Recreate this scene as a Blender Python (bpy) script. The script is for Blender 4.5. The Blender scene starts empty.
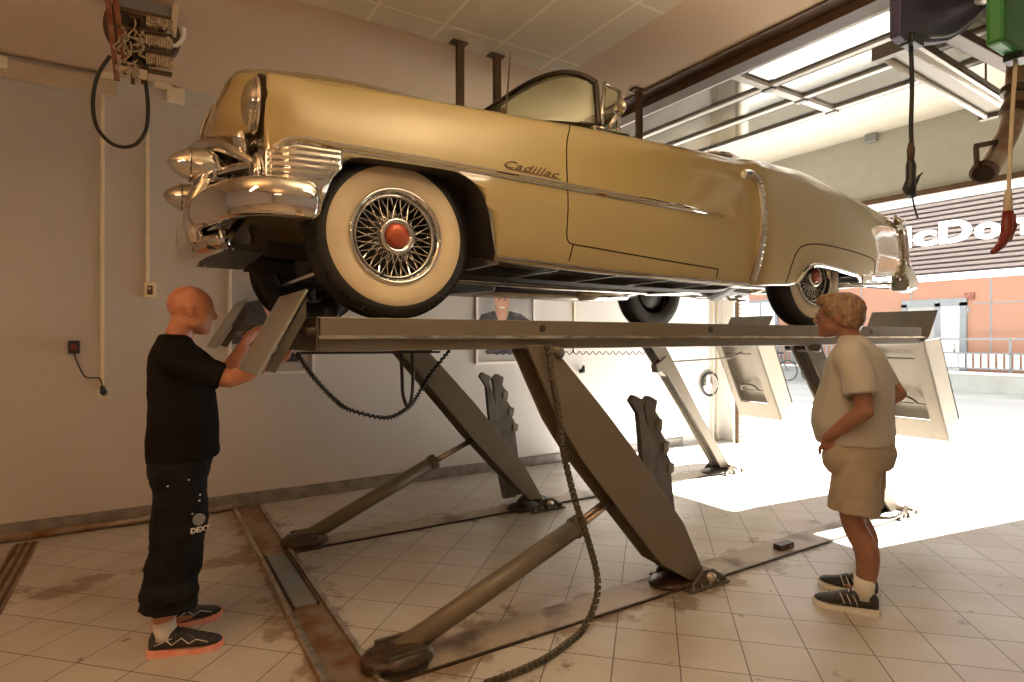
import bpy, bmesh, math, random
from mathutils import Vector, Matrix, noise
random.seed(7)
sc = bpy.context.scene
COL = sc.collection
PI = math.pi
# ------------------------------------------------------------------ camera model
F = 590.0; TH = math.radians(58.1); S = math.sin(TH); C = math.cos(TH); H = 1.5
def at(u, v, X=None, Y=None, Z=None):
    s = (u-512)/F; t = (337-v)/F
    r = Vector((S*s+C, -C*s+S, t))
    d = X/r.x if X is not None else (Y/r.y if Y is not None else (Z-H)/t)
    return Vector((r.x*d, r.y*d, H+t*d))
cam = bpy.data.cameras.new('camera'); camo = bpy.data.objects.new('camera', cam); COL.objects.link(camo)
cam.sensor_width = 36; cam.lens = F/1024*36; cam.shift_y = -4/1024; cam.clip_start = .05; cam.clip_end = 300
camo.location = (0, 0, H); camo.rotation_euler = (PI/2, 0, TH-PI/2)
sc.camera = camo
sc.view_settings.view_transform = 'Standard'; sc.view_settings.look = 'None'; sc.view_settings.gamma = 1
sc.view_settings.use_curve_mapping = False
sc.view_settings.exposure = 0.2

# ------------------------------------------------------------------ materials
def mat(name, col, rough=.5, metal=0., coat=0., col2=None, nscale=8., bump=0., bscale=60., spec=.5, emit=None, estr=0, detail=4, namt=(.4,.65), stretch=None):
    m = bpy.data.materials.new(name); m.use_nodes = True
    nt = m.node_tree; b = nt.nodes['Principled BSDF']
    b.inputs['Base Color'].default_value = (*col, 1); b.inputs['Roughness'].default_value = rough
    b.inputs['Metallic'].default_value = metal; b.inputs['Coat Weight'].default_value = coat
    b.inputs['Coat Roughness'].default_value = .03; b.inputs['Specular IOR Level'].default_value = spec
    if emit: b.inputs['Emission Color'].default_value = (*emit, 1); b.inputs['Emission Strength'].default_value = estr
    tc = nt.nodes.new('ShaderNodeTexCoord'); mp = nt.nodes.new('ShaderNodeMapping')
    nt.links.new(tc.outputs['Object'], mp.inputs['Vector'])
    if stretch: mp.inputs['Scale'].default_value = stretch
    n = nt.nodes.new('ShaderNodeTexNoise'); n.inputs['Scale'].default_value = nscale; n.inputs['Detail'].default_value = detail
    nt.links.new(mp.outputs[0], n.inputs['Vector'])
    cr = nt.nodes.new('ShaderNodeValToRGB')
    c2 = col2 if col2 else tuple(c*.93 for c in col)
    cr.color_ramp.elements[0].position = namt[0]; cr.color_ramp.elements[1].position = namt[1]
    cr.color_ramp.elements[0].color = (*col, 1); cr.color_ramp.elements[1].color = (*c2, 1)
    nt.links.new(n.outputs['Fac'], cr.inputs['Fac']); nt.links.new(cr.outputs['Color'], b.inputs['Base Color'])
    if bump:
        n2 = nt.nodes.new('ShaderNodeTexNoise'); n2.inputs['Scale'].default_value = bscale
        nt.links.new(tc.outputs['Object'], n2.inputs['Vector'])
        bp = nt.nodes.new('ShaderNodeBump'); bp.inputs['Strength'].default_value = bump; bp.inputs['Distance'].default_value = .01
        nt.links.new(n2.outputs['Fac'], bp.inputs['Height']); nt.links.new(bp.outputs[0], b.inputs['Normal'])
    return m
def glassmat(name, tint=(.9,.93,.88), gl=.25, rough=.02):
    m = bpy.data.materials.new(name); m.use_nodes = True; nt = m.node_tree; nt.nodes.remove(nt.nodes['Principled BSDF'])
    o = nt.nodes['Material Output']; t = nt.nodes.new('ShaderNodeBsdfTransparent'); g = nt.nodes.new('ShaderNodeBsdfGlossy')
    t.inputs[0].default_value = (*tint, 1); g.inputs['Roughness'].default_value = rough
    mx = nt.nodes.new('ShaderNodeMixShader'); mx.inputs[0].default_value = gl
    nt.links.new(t.outputs[0], mx.inputs[1]); nt.links.new(g.outputs[0], mx.inputs[2]); nt.links.new(mx.outputs[0], o.inputs[0])
    return m
M = {}
M['wall'] = mat('painted_wall', (.63,.61,.59), .75, col2=(.60,.58,.56), nscale=1.2, bump=.05, bscale=300)
M['ceil'] = mat('plaster_ceiling', (.70,.53,.36), .8, col2=(.67,.505,.34), nscale=.8)
M['ctile'] = mat('ceiling_tile', (.66,.60,.47), .7, nscale=2)
M['cgrid'] = mat('ceiling_grid', (.85,.78,.62), .5)
M['white'] = mat('white_paint', (.84,.82,.78), .6)
M['cwhite'] = mat('cream_ceiling', (.50,.47,.40), .7)
M['header'] = mat('grey_header', (.42,.41,.34), .6)
M['base'] = mat('grey_skirting', (.30,.28,.26), .6, col2=(.20,.18,.16), nscale=9, bump=.2)
M['rustmetal'] = mat('rusty_channel', (.42,.32,.22), .35, .7, col2=(.30,.13,.05), nscale=7, bump=.2, bscale=30)
M['polished'] = mat('worn_steel', (.62,.58,.52), .22, .9, col2=(.35,.28,.2), nscale=10)
M['beige'] = mat('beige_conduit', (.66,.56,.42), .5)
M['brown'] = mat('brown_steel', (.085,.045,.022), .5, col2=(.11,.058,.028))
M['lift'] = mat('lift_paint', (.185,.155,.112), .42, .15, col2=(.165,.14,.10), nscale=5, bump=.06, bscale=30, namt=(.45,.75))
M['liftdk'] = mat('greasy_lift_paint', (.13,.11,.085), .5, .2, col2=(.08,.065,.05), nscale=9, bump=.2, bscale=40)
M['plate'] = mat('galvanised_plate', (.27,.31,.335), .4, .4, col2=(.30,.27,.20), nscale=4)
M['grease'] = mat('black_grease', (.035,.028,.022), .35, .2, col2=(.09,.05,.03), nscale=20, bump=.5, bscale=60)
M['rod'] = mat('piston_steel', (.55,.48,.42), .25, .9)
M['rubber'] = mat('black_rubber', (.025,.023,.022), .5, bump=.1)
M['tyre'] = mat('tyre_rubber', (.022,.021,.02), .55, col2=(.035,.032,.03), nscale=30, bump=.25, bscale=90)
M['ww'] = mat('whitewall_rubber', (.74,.62,.42), .5, col2=(.68,.55,.36), nscale=6)
M['chrome'] = mat('chrome', (.72,.705,.68), .035, 1., col2=(.69,.675,.65))
M['chromed'] = mat('aged_chrome', (.62,.60,.57), .16, 1., col2=(.5,.47,.43), nscale=12)
M['paint'] = mat('pale_yellow_paint', (.41,.315,.14), .22, 0., coat=1., col2=(.40,.308,.137), nscale=2)
M['under'] = mat('underbody_black', (.02,.018,.016), .45, .1, col2=(.035,.03,.025), nscale=6, bump=.1)
M['darkframe'] = mat('dark_frame', (.045,.032,.025), .2, .4)
M['gap'] = mat('panel_gap', (.04,.025,.012), .9, spec=.1)
M['redmed'] = mat('red_enamel', (.42,.07,.03), .25, .3, col2=(.50,.16,.08), nscale=9, detail=1)
M['lens'] = glassmat('headlamp_glass', (.85,.85,.82), .35, .05)
M['glass'] = glassmat('window_glass', (.86,.88,.74), .12)
M['doorglass'] = glassmat('acrylic_pane', (.55,.52,.44), .22, .08)
M['red'] = mat('red_plastic', (.20,.02,.015), .4)
M['blk'] = mat('black_plastic', (.02,.02,.02), .4)
M['blue'] = mat('purple_blue_enamel', (.055,.045,.10), .35, .1)
M['green'] = mat('green_plastic', (.03,.22,.035), .4)
M['skin'] = mat('skin_tan', (.58,.27,.16), .45, col2=(.50,.20,.12), nscale=14)
M['skin2'] = mat('skin_sun_tanned', (.34,.16,.10), .55, col2=(.29,.13,.08), nscale=14)
M['tee'] = mat('black_cotton', (.010,.0095,.009), 1., col2=(.016,.015,.014), nscale=4, spec=.08)
M['trou'] = mat('black_workwear', (.010,.010,.011), .9, col2=(.018,.018,.02), nscale=12, spec=.12)
M['wtee'] = mat('white_cotton', (.52,.485,.43), .95, col2=(.48,.45,.40), nscale=3, spec=.15)
M['short'] = mat('beige_cotton', (.38,.32,.24), .95, col2=(.42,.35,.265), nscale=6, spec=.15)
M['hair'] = mat('brown_hair', (.20,.10,.05), .5, col2=(.34,.22,.13), nscale=40, bump=.9, bscale=55, stretch=(1,1,.2))
M['sock'] = mat('white_sock', (.75,.72,.68), .9)
M['shoe'] = mat('black_mesh_shoe', (.018,.018,.02), .6, col2=(.05,.05,.055), nscale=60)
M['salmon'] = mat('salmon_foam', (.80,.32,.24), .5, col2=(.85,.45,.36), nscale=10)
M['terra'] = mat('terracotta_panel', (.38,.19,.12), .7, col2=(.40,.205,.13), nscale=.6)
M['conc'] = mat('concrete', (.42,.41,.37), .8, col2=(.36,.35,.31), nscale=2, bump=.1)
M['street'] = mat('pale_paving', (.50,.48,.44), .85, col2=(.44,.42,.39), nscale=.7)
M['grey'] = mat('grey_metal', (.26,.27,.27), .5, .3)
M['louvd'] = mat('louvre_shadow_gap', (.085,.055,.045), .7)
M['louvl'] = mat('louvre_slat', (.27,.215,.185), .5, .1)
M['sign'] = mat('lit_sign_face', (.9,.9,.9), .4, emit=(1,1,1), estr=1.6)
M['fascia'] = mat('emissive_fascia', (.9,.9,.9), .4, emit=(.9,.94,1), estr=.8)  # white fascia band, given a mild emission of its own
M['lampon'] = mat('fluorescent_tube', (.9,.9,.9), .4, emit=(1,.80,.52), estr=9)
M['ctrim'] = mat('cream_plastic', (.90,.82,.62), .45)
M['photo_bg'] = mat('poster_backdrop', (.50,.48,.45), .3, col2=(.35,.36,.38), nscale=3)
M['photo_sk'] = mat('poster_skin', (.62,.33,.24), .3, col2=(.72,.45,.33), nscale=9)
M['photo_dk'] = mat('poster_dark', (.06,.06,.07), .3, col2=(.12,.11,.11), nscale=9)
M['leather'] = mat('dark_red_leather', (.16,.02,.015), .4)
M['paper'] = mat('cream_paper', (.55,.45,.30), .7, col2=(.3,.23,.15), nscale=60)
M['redrust'] = mat('red_primer', (.22,.06,.03), .5, col2=(.32,.14,.09), nscale=14)
def floor_mat():
    m = bpy.data.materials.new('floor_tiles'); m.use_nodes = True; nt = m.node_tree; b = nt.nodes['Principled BSDF']
    N = nt.nodes.new; L = nt.links.new
    tc = N('ShaderNodeTexCoord'); mp = N('ShaderNodeMapping'); mp.vector_type = 'POINT'
    mp.inputs['Rotation'].default_value = (0, 0, PI/4)     # rows run at 45 degrees to the walls
    L(tc.outputs['Object'], mp.inputs[0])
    add = N('ShaderNodeVectorMath'); add.operation = 'ADD'; add.inputs[1].default_value = (30-.436+.3, 30-2.79+.3, 0); L(mp.outputs[0], add.inputs[0])
    br = N('ShaderNodeTexBrick'); br.offset = 0; br.squash = 1
    br.inputs['Scale'].default_value = 1; br.inputs['Brick Width'].default_value = .30; br.inputs['Row Height'].default_value = .30
    br.inputs['Mortar Size'].default_value = .0032; br.inputs['Mortar Smooth'].default_value = .2; br.inputs['Bias'].default_value = 0
    br.inputs['Color1'].default_value = (.555,.53,.49,1); br.inputs['Color2'].default_value = (.515,.49,.455,1); br.inputs['Mortar'].default_value = (.13,.10,.08,1)
    L(add.outputs[0], br.inputs['Vector'])
    n = N('ShaderNodeTexNoise'); n.inputs['Scale'].default_value = 1.6; n.inputs['Detail'].default_value = 6; L(tc.outputs['Object'], n.inputs['Vector'])
    cr = N('ShaderNodeValToRGB'); cr.color_ramp.elements[0].position = .45; cr.color_ramp.elements[1].position = .72
    cr.color_ramp.elements[0].color = (1,1,1,1); cr.color_ramp.elements[1].color = (.80,.72,.64,1); L(n.outputs['Fac'], cr.inputs['Fac'])
    mx = N('ShaderNodeMix'); mx.data_type = 'RGBA'; mx.blend_type = 'MULTIPLY'; mx.inputs['Factor'].default_value = 1
    L(br.outputs['Color'], mx.inputs['A']); L(cr.outputs['Color'], mx.inputs['B'])
    n3 = N('ShaderNodeTexNoise'); n3.inputs['Scale'].default_value = 9; n3.inputs['Detail'].default_value = 3; L(tc.outputs['Object'], n3.inputs['Vector'])
    cr3 = N('ShaderNodeValToRGB'); cr3.color_ramp.elements[0].position = .70; cr3.color_ramp.elements[1].position = .74
    cr3.color_ramp.elements[0].color = (1,1,1,1); cr3.color_ramp.elements[1].color = (.35,.27,.20,1); L(n3.outputs['Fac'], cr3.inputs['Fac'])
    mx2 = N('ShaderNodeMix'); mx2.data_type = 'RGBA'; mx2.blend_type = 'MULTIPLY'; mx2.inputs['Factor'].default_value = .8
    L(mx.outputs['Result'], mx2.inputs['A']); L(cr3.outputs['Color'], mx2.inputs['B'])
    # oily grime trodden in around the lift tracks
    sx = N('ShaderNodeSeparateXYZ'); L(tc.outputs['Object'], sx.inputs[0])
    def band(sock, c0, w):
        a = N('ShaderNodeMath'); a.operation='SUBTRACT'; L(sx.outputs[sock], a.inputs[0]); a.inputs[1].default_value=c0
        a2 = N('ShaderNodeMath'); a2.operation='ABSOLUTE'; L(a.outputs[0], a2.inputs[0])
        r = N('ShaderNodeMapRange'); r.inputs['From Min'].default_value=w; r.inputs['From Max'].default_value=.08; r.inputs['To Min'].default_value=0; r.inputs['To Max'].default_value=1; L(a2.outputs[0], r.inputs['Value'])
        return r.outputs[0]
    mxa = N('ShaderNodeMath'); mxa.operation='MAXIMUM'; L(band('Y',2.5,.42), mxa.inputs[0]); L(band('Y',4.4,.25), mxa.inputs[1])
    mxb = N('ShaderNodeMath'); mxb.operation='MAXIMUM'; L(mxa.outputs[0], mxb.inputs[0]); L(band('X',.75,.35), mxb.inputs[1])
    n4 = N('ShaderNodeTexNoise'); n4.inputs['Scale'].default_value = 4.5; n4.inputs['Detail'].default_value = 8; n4.inputs['Roughness'].default_value=.62; L(tc.outputs['Object'], n4.inputs['Vector'])
    ad = N('ShaderNodeMath'); ad.operation='MULTIPLY_ADD'; L(mxb.outputs[0], ad.inputs[0]); ad.inputs[1].default_value=.22; L(n4.outputs['Fac'], ad.inputs[2])
    cr4 = N('ShaderNodeValToRGB'); cr4.color_ramp.elements[0].position=.66; cr4.color_ramp.elements[1].position=.74
    cr4.color_ramp.elements[0].color=(1,1,1,1); cr4.color_ramp.elements[1].color=(.52,.42,.33,1); L(ad.outputs[0], cr4.inputs['Fac'])
    mx3 = N('ShaderNodeMix'); mx3.data_type='RGBA'; mx3.blend_type='MULTIPLY'; mx3.inputs['Factor'].default_value=.9
    L(mx2.outputs['Result'], mx3.inputs['A']); L(cr4.outputs['Color'], mx3.inputs['B']); L(mx3.outputs['Result'], b.inputs['Base Color'])
    b.inputs['Roughness'].default_value = .33; b.inputs['Specular IOR Level'].default_value = .45
    bp = N('ShaderNodeBump'); bp.inputs['Strength'].default_value = .3; bp.inputs['Distance'].default_value = .003; bp.invert = True
    L(br.outputs['Fac'], bp.inputs['Height']); L(bp.outputs[0], b.inputs['Normal'])
    return m
M['floor'] = floor_mat()
def ceiltile_mat():
    m = mat('grid_ceiling', (.66,.60,.47), .7); nt = m.node_tree; b = nt.nodes['Principled BSDF']; N = nt.nodes.new; L = nt.links.new
    tc = N('ShaderNodeTexCoord'); br = N('ShaderNodeTexBrick'); br.offset = 0
    mp = N('ShaderNodeMapping'); mp.inputs['Location'].default_value = (20-1.095, 20-3.58, 0); L(tc.outputs['Object'], mp.inputs[0]); L(mp.outputs[0], br.inputs['Vector'])
    br.inputs['Scale'].default_value = 1; br.inputs['Brick Width'].default_value = .458; br.inputs['Row Height'].default_value = .87
    br.inputs['Mortar Size'].default_value = .012; br.inputs['Color1'].default_value = (.74,.66,.50,1); br.inputs['Color2'].default_value = (.71,.63,.475,1)
    br.inputs['Mortar'].default_value = (.88,.80,.62,1); L(br.outputs['Color'], b.inputs['Base Color'])
    return m
M['gridceil'] = ceiltile_mat()

# ------------------------------------------------------------------ mesh helpers
def frame(t, up=None):
    t = t.normalized(); a = up if up is not None else Vector((0,0,1))
    if abs(t.dot(a)) > .97: a = Vector((1,0,0))
    n = (a - t*a.dot(t)).normalized(); return n, t.cross(n)
class MB:
    def __init__(s): s.v = []; s.f = []
    def add(s, vs, fs):
        o = len(s.v); s.v += [Vector(p) for p in vs]; s.f += [[i+o for i in f] for f in fs]; return s
    def box(s, a, b):
        x0,x1 = sorted((a[0],b[0])); y0,y1 = sorted((a[1],b[1])); z0,z1 = sorted((a[2],b[2]))
        return s.add([(x0,y0,z0),(x1,y0,z0),(x1,y1,z0),(x0,y1,z0),(x0,y0,z1),(x1,y0,z1),(x1,y1,z1),(x0,y1,z1)],
              [(0,3,2,1),(4,5,6,7),(0,1,5,4),(1,2,6,5),(2,3,7,6),(3,0,4,7)])
    def loft(s, rings, close=False, cap=True):
        n = len(rings[0]); o = len(s.v)
        for r in rings: s.v += [Vector(p) for p in r]
        k = len(rings)
        for i in range(k if close else k-1):
            a = o+i*n; b = o+((i+1) % k)*n
            for j in range(n): s.f.append([a+j, a+(j+1)%n, b+(j+1)%n, b+j])
        if cap and not close:
            s.f.append([o+j for j in reversed(range(n))]); s.f.append([o+(k-1)*n+j for j in range(n)])
        return s
    def tube(s, pts, r, n=8, flat=1., up=None, closed=False, cap=True):
        pts = [Vector(p) for p in pts]; k = len(pts); rs = r if isinstance(r, (list,tuple)) else [r]*k
        rings = []; pn = None
        for i, p in enumerate(pts):
            if closed: t = pts[(i+1)%k]-pts[i-1]
            else: t = pts[min(i+1,k-1)]-pts[max(i-1,0)]
            if t.length < 1e-9: t = Vector((0,0,1))
            t.normalize()
            if pn is None or up is not None: nn, bb = frame(t, up)
            else:
                nn = (pn - t*pn.dot(t))
                nn = nn.normalized() if nn.length > 1e-6 else frame(t)[0]
                bb = t.cross(nn)
            pn = nn
            rings.append([p+nn*(rs[i]*flat*math.cos(2*PI*j/n))+bb*(rs[i]*math.sin(2*PI*j/n)) for j in range(n)])
        return s.loft(rings, close=closed, cap=cap)
    def beam(s, a, b, w, h, up=None):     # rectangular bar: w sideways, h along up
        a = Vector(a); b = Vector(b); n, bb = frame(b-a, up)
        R = lambda p: [p+n*h/2+bb*w/2, p-n*h/2+bb*w/2, p-n*h/2-bb*w/2, p+n*h/2-bb*w/2]
        return s.loft([R(a), R(b)])
    def prism(s, poly, d, y0=0, y1=.1, axis='y'):   # poly = list of 2d points; extruded along axis
        if axis == 'y': f = lambda p, q: (p[0], q, p[1])
        elif axis == 'x': f = lambda p, q: (q, p[0], p[1])
        else: f = lambda p, q: (p[0], p[1], q)
        return s.loft([[f(p, y0) for p in poly], [f(p, y1) for p in poly]])
    def lathe(s, prof, o, ax, n=32, closed=False):   # prof (r, h) along axis ax from o
        o = Vector(o); ax = Vector(ax).normalized(); a, b = frame(ax)
        rings = []
        for r, h in prof: rings.append([o+ax*h+(a*math.cos(2*PI*j/n)+b*math.sin(2*PI*j/n))*max(r,1e-4) for j in range(n)])
        return s.loft(rings, close=closed, cap=(prof[0][0] < .01 or prof[-1][0] < .01))
    def ell(s, c, r, n=16, m=10, rot=None):
        c = Vector(c); rings = []
        for i in range(m+1):
            th = PI*i/m; q = []
            for j in range(n):
                p = Vector((r[0]*max(math.sin(th),.02)*math.cos(2*PI*j/n), r[1]*max(math.sin(th),.02)*math.sin(2*PI*j/n), -r[2]*math.cos(th)))
                q.append(c+(rot @ p if rot else p))
            rings.append(q)
        return s.loft(rings)
    def grid(s, g):
        n = len(g[0]); o = len(s.v)
        for r in g: s.v += [Vector(p) for p in r]
        for i in range(len(g)-1):
            for j in range(n-1): s.f.append([o+i*n+j, o+i*n+j+1, o+(i+1)*n+j+1, o+(i+1)*n+j])
        return s
    def build(s, name, m, parent=None, smooth=False, bevel=0, label=None, local=False, remesh=0, sm=3, disp=None, solid=0, subsurf=0):
        me = bpy.data.meshes.new(name)
        off = Vector((0,0,0))
        if parent is not None and not local: off = ORG[parent.name]
        me.from_pydata([tuple(v-off) for v in s.v], [], s.f)
        bm = bmesh.new(); bm.from_mesh(me); bmesh.ops.recalc_face_normals(bm, faces=bm.faces); bm.to_mesh(me); bm.free()
        me.materials.append(M[m] if isinstance(m, str) else m)
        o = bpy.data.objects.new(name, me); COL.objects.link(o)
        if parent is not None: o.parent = parent; ORG[o.name] = off
        else: ORG[o.name] = Vector((0,0,0))
        if smooth or remesh:
            for p in me.polygons: p.use_smooth = True
        if remesh:
            md = o.modifiers.new('r','REMESH'); md.mode = 'VOXEL'; md.voxel_size = remesh; md.use_smooth_shade = True
            md = o.modifiers.new('s','SMOOTH'); md.factor = .5; md.iterations = sm
        if disp:
            tx = bpy.data.textures.new(name+'_folds','CLOUDS'); tx.noise_scale = disp[1]
            md = o.modifiers.new('d','DISPLACE'); md.texture = tx; md.strength = disp[0]; md.mid_level = .5; md.texture_coords = 'LOCAL'
        if solid: md = o.modifiers.new('so','SOLIDIFY'); md.thickness = solid; md.offset = 0
        if bevel:
            md = o.modifiers.new('b','BEVEL'); md.width = bevel; md.segments = 2; md.limit_method = 'ANGLE'; md.angle_limit = .6
            md.harden_normals = False
        if subsurf: md = o.modifiers.new('ss','SUBSURF'); md.levels = subsurf; md.render_levels = subsurf
        if label: o['label'] = label
        return o
ORG = {}
def tag(o, label, cat, group=None, kind=None):
    if label: o['label'] = label
    if cat: o['category'] = cat
    if group: o['group'] = group
    if kind: o['kind'] = kind
    return o
def thing(name, loc, label, cat, group=None, rz=0):
    o = bpy.data.objects.new(name, None); COL.objects.link(o); o.location = loc; o.rotation_euler = (0,0,rz)
    o.empty_display_size = .1
    ORG[o.name] = Vector(loc); return tag(o, label, cat, group)
def struct(name, mb, m, **k):
    o = mb.build(name, m, **k); o['kind'] = 'structure'; return o
def cr(P, t):      # catmull-rom through list of vectors / tuples, t in 0..len-1
    i = min(int(t), len(P)-2); u = t-i
    a = P[max(i-1,0)]; b = P[i]; c = P[i+1]; d = P[min(i+2,len(P)-1)]
    return type(b)([.5*(2*q+(-p+r)*u+(2*p-5*q+4*r-w)*u*u+(-p+3*q-3*r+w)*u**3) for p,q,r,w in zip(a,b,c,d)])
def spl(P, n):
    P = [Vector(p) for p in P]; return [cr(P, (len(P)-1)*i/(n-1)) for i in range(n)]
def lin(tab, x):
    if x <= tab[0][0]: return tab[0][1]
    for (a,b),(c,d) in zip(tab, tab[1:]):
        if x <= c: return b+(d-b)*(x-a)/(c-a)
    return tab[-1][1]
def text_mb(body, h, ext=.01, off=0., shear=0., sx=1., spacing=1.):
    cu = bpy.data.curves.new('t','FONT'); cu.body = body; cu.size = h; cu.extrude = ext; cu.offset = off; cu.shear = shear; cu.space_character = spacing
    cu.resolution_u = 4
    o = bpy.data.objects.new('t', cu); COL.objects.link(o); bpy.context.view_layer.update()
    me = bpy.data.meshes.new_from_object(o.evaluated_get(bpy.context.evaluated_depsgraph_get()))
    mb = MB(); mb.v = [Vector((v.co.x*sx, v.co.y, v.co.z)) for v in me.vertices]; mb.f = [list(p.vertices) for p in me.polygons]
    bpy.data.objects.remove(o); bpy.data.curves.remove(cu); bpy.data.meshes.remove(me); return mb
LAMP_W = 10; LAMP_UP = 38; SUN_E = 66.0; SKY_E = 2.0

# ------------------------------------------------------------------ the room
ZC = 3.6; YW = 5.72; XD = 7.2; XL = -4.5; YB = -4.0
struct('floor', MB().box((XL,YB,-.12),(XD,YW+.2,0)), 'floor')
struct('street', MB().box((XD,-30,-.12),(60,45,-.012)), 'street')
struct('wall_rear', MB().box((XL,YW,-.1),(XD+.25,YW+.2,4.0)), 'wall')
struct('wall_left', MB().box((XL-.2,YB,-.1),(XL,YW+.2,4.0)), 'wall')
struct('wall_front', MB().box((XL-.2,YB-.2,-.1),(XD+.25,YB,4.0)), 'wall')
YJ = 1.68     # near jamb of the door opening
struct('wall_right', MB().box((XD,YB,-.1),(XD+.25,YJ,4.0)), 'white')
struct('trim_1', MB().box((XD,YJ,3.09),(XD+.25,YW,4.0)), 'header')
struct('trim_2', MB().box((XD-.03,YJ,3.04),(XD+.02,YW,3.10)), 'brown')
struct('trim_3', MB().box((XD,5.47,-.1),(XD+.25,YW,3.1)), 'white')
struct('ceiling', MB().box((XL,YB,ZC),(3.9,YW,ZC+.25)), 'ceil')
struct('ceiling_grid', MB().box((XL,YB,ZC-.008),(2.85,3.82,ZC+.01)), 'gridceil').name = 'ceiling_panels'
struct('ceiling_high', MB().box((3.9,YB,3.86),(XD,YW,4.1)).box((3.9,YB,ZC+.25),(3.95,YW,3.86)), 'cwhite').name = 'ceiling_white'
struct('trim_4', MB().box((3.74,YB,ZC-.075),(3.885,YW,ZC)).box((3.60,YB,ZC-.015),(3.74,YW,ZC)), 'brown')
struct('trim_5', MB().box((3.885,YB,ZC-.055),(3.95,YW,ZC+.02)), 'white')
# skirting
struct('baseboard_rear', MB().box((XL,YW-.02,0),(6.35,YW,.105)), 'base', bevel=.004)
struct('trim_6', MB().box((XL,YW-.008,.105),(6.35,YW,.112)), 'base')
# duct along the top of the rear wall
struct('trim_7', MB().box((XL,YW-.06,3.42),(-.18,YW,3.55)), 'beige', bevel=.004)
struct('trim_8', MB().box((.12,YW-.012,3.47),(.60,YW,3.487)), 'beige')
# floor pipe in front of the skirting, ends at the channel
p = MB().tube([(XL,YW-.12,.03),(.66,YW-.12,.03)], .03, 12); o = p.build('floor_pipe', 'rustmetal', smooth=True)
tag(o, 'rusty brown pipe lying on the floor along the foot of the rear wall', 'pipe')
# drain grate at the left edge
g = thing('floor_drain', (-.74,3.0,0), 'dark steel drain slot set in the floor at the far left', 'drain')
MB().box((-.80,0.5,0.0),(-.66,5.5,.006)).build('frame', 'rustmetal', g)
b = MB()
for k in range(3): b.box((-.785+.045*k,.5,.004),(-.765+.045*k,5.5,.011))
b.build('grate_bars', 'brown', g)

# sectional overhead door lying under the high ceiling
dr = thing('overhead_door', (4.6,3.0,ZC), 'open sectional garage door with clear acrylic panes, parked under the ceiling', 'garage door')
xr = [3.98, 4.42, 4.88, 5.36]
b = MB()
for x in xr: b.box((x-.028,-.5,ZC-.02),(x+.028,5.15,ZC+.03))
b.build('rail', 'white', dr)
b = MB()
for x in xr: b.box((x+.028,-.5,ZC-.022),(x+.042,5.15,ZC+.03))
b.build('rail_seal', 'brown', dr)
for y in (5.1, 3.06, 1.2, -.4): MB().box((3.95,y-.035,ZC-.026),(5.40,y+.035,ZC+.034)).build('stile', 'white', dr)
for y in (3.06,1.2):
    for x in xr[1:]: MB().box((x-.01,y-.05,ZC-.04),(x+.05,y+.05,ZC-.02)).build('hinge', 'grey', dr, bevel=.004)
for y0,y1 in ((3.1,5.06),(1.24,3.02),(-.36,1.16)):
    for i in range(3): MB().box((xr[i]+.042,y0,ZC),(xr[i+1]-.028,y1,ZC+.008)).build('pane', 'doorglass', dr)
p = at(873,138,X=XD)
tag(MB().box((XD-.07,p.y-.06,p.z-.05),(XD,p.y+.06,p.z+.04)).build('junction_box','grey',bevel=.006), 'small dark grey box on the header above the door opening', 'box')
# vertical door rail with slots by the far jamb
r = thing('door_track', (XD-.06,5.4,0), 'slotted vertical steel door track beside the far jamb', 'door track')
MB().box((XD-.10,5.375,0),(XD-.03,5.385,3.3)).box((XD-.10,5.385,0),(XD-.092,5.43,3.3)).build('rail', 'brown', r)
b = MB()
for k in range(52): b.box((XD-.08,5.368,.05+k*.06),(XD-.05,5.3745,.08+k*.06))
b.build('slots', 'beige', r)
MB().box((XD-.10,5.44,0),(XD-.005,5.47,3.09)).build('jamb_plate', 'white', r)
for i,xx in enumerate((6.93,7.03)):
    tag(MB().tube([(xx,YW-.05,0),(xx,YW-.05,.1),(xx,YW-.04,3.0)], .016, 8).build('wall_pipe','beige',smooth=True),
        ['thin beige pipe on the rear wall, left of two near the door track','thin beige pipe on the rear wall, right of two near the door track'][i],'pipe','pipes near the door track')
# round mirror on the rear wall
c = at(710,384,Y=YW-.05); mr = thing('round_mirror', c, 'round silver mirror with black rim low on the rear wall near the opening', 'mirror')
MB().lathe([(.0,-.045),(.08,-.04),(.135,-.025),(.165,0),(.0,.0)], c, (0,1,0)).build('mirror_face', 'chrome', mr, smooth=True)
MB().tube([c+Vector((.17*math.cos(a*PI/16),0,.17*math.sin(a*PI/16))) for a in range(32)], .013, 8, closed=True).build('rim', 'rubber', mr, smooth=True)
MB().tube([c+Vector((0,0,0)), c+Vector((0,.05,0))], .03, 12).build('bracket', 'grey', mr)

# conduits, sockets and switches on the rear wall
def conduit(X, z0, z1, lab):
    t = thing('wall_conduit', (X,YW,z0), lab, 'conduit', 'conduits on the rear wall')
    MB().box((X-.013,YW-.02,z0),(X+.013,YW,z1)).build('channel','ctrim',t,bevel=.003)
    b = MB()
    for k in range(1,4): z = z0+(z1-z0)*k/4; b.box((X-.017,YW-.023,z-.012),(X+.017,YW,z+.012))
    b.build('clips','ctrim',t)
conduit(-.287, 1.10, 3.44, 'long cream conduit running down to the white socket on the rear wall')
conduit(.02, 1.95, 3.40, 'cream conduit running down to the key switch on the rear wall')
conduit(4.45, 1.30, 3.40, 'thin cream conduit right of the framed portrait on the rear wall')
def wbox(px, w, h, name, m, lab, cat, d=.045, extra=None):
    c = at(*px, Y=YW-.03); t = thing(name, c, lab, cat)
    MB().box((c.x-w/2,YW-d,c.z-h/2),(c.x+w/2,YW,c.z+h/2)).build('housing', m, t, bevel=.006)
    return t, c
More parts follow.
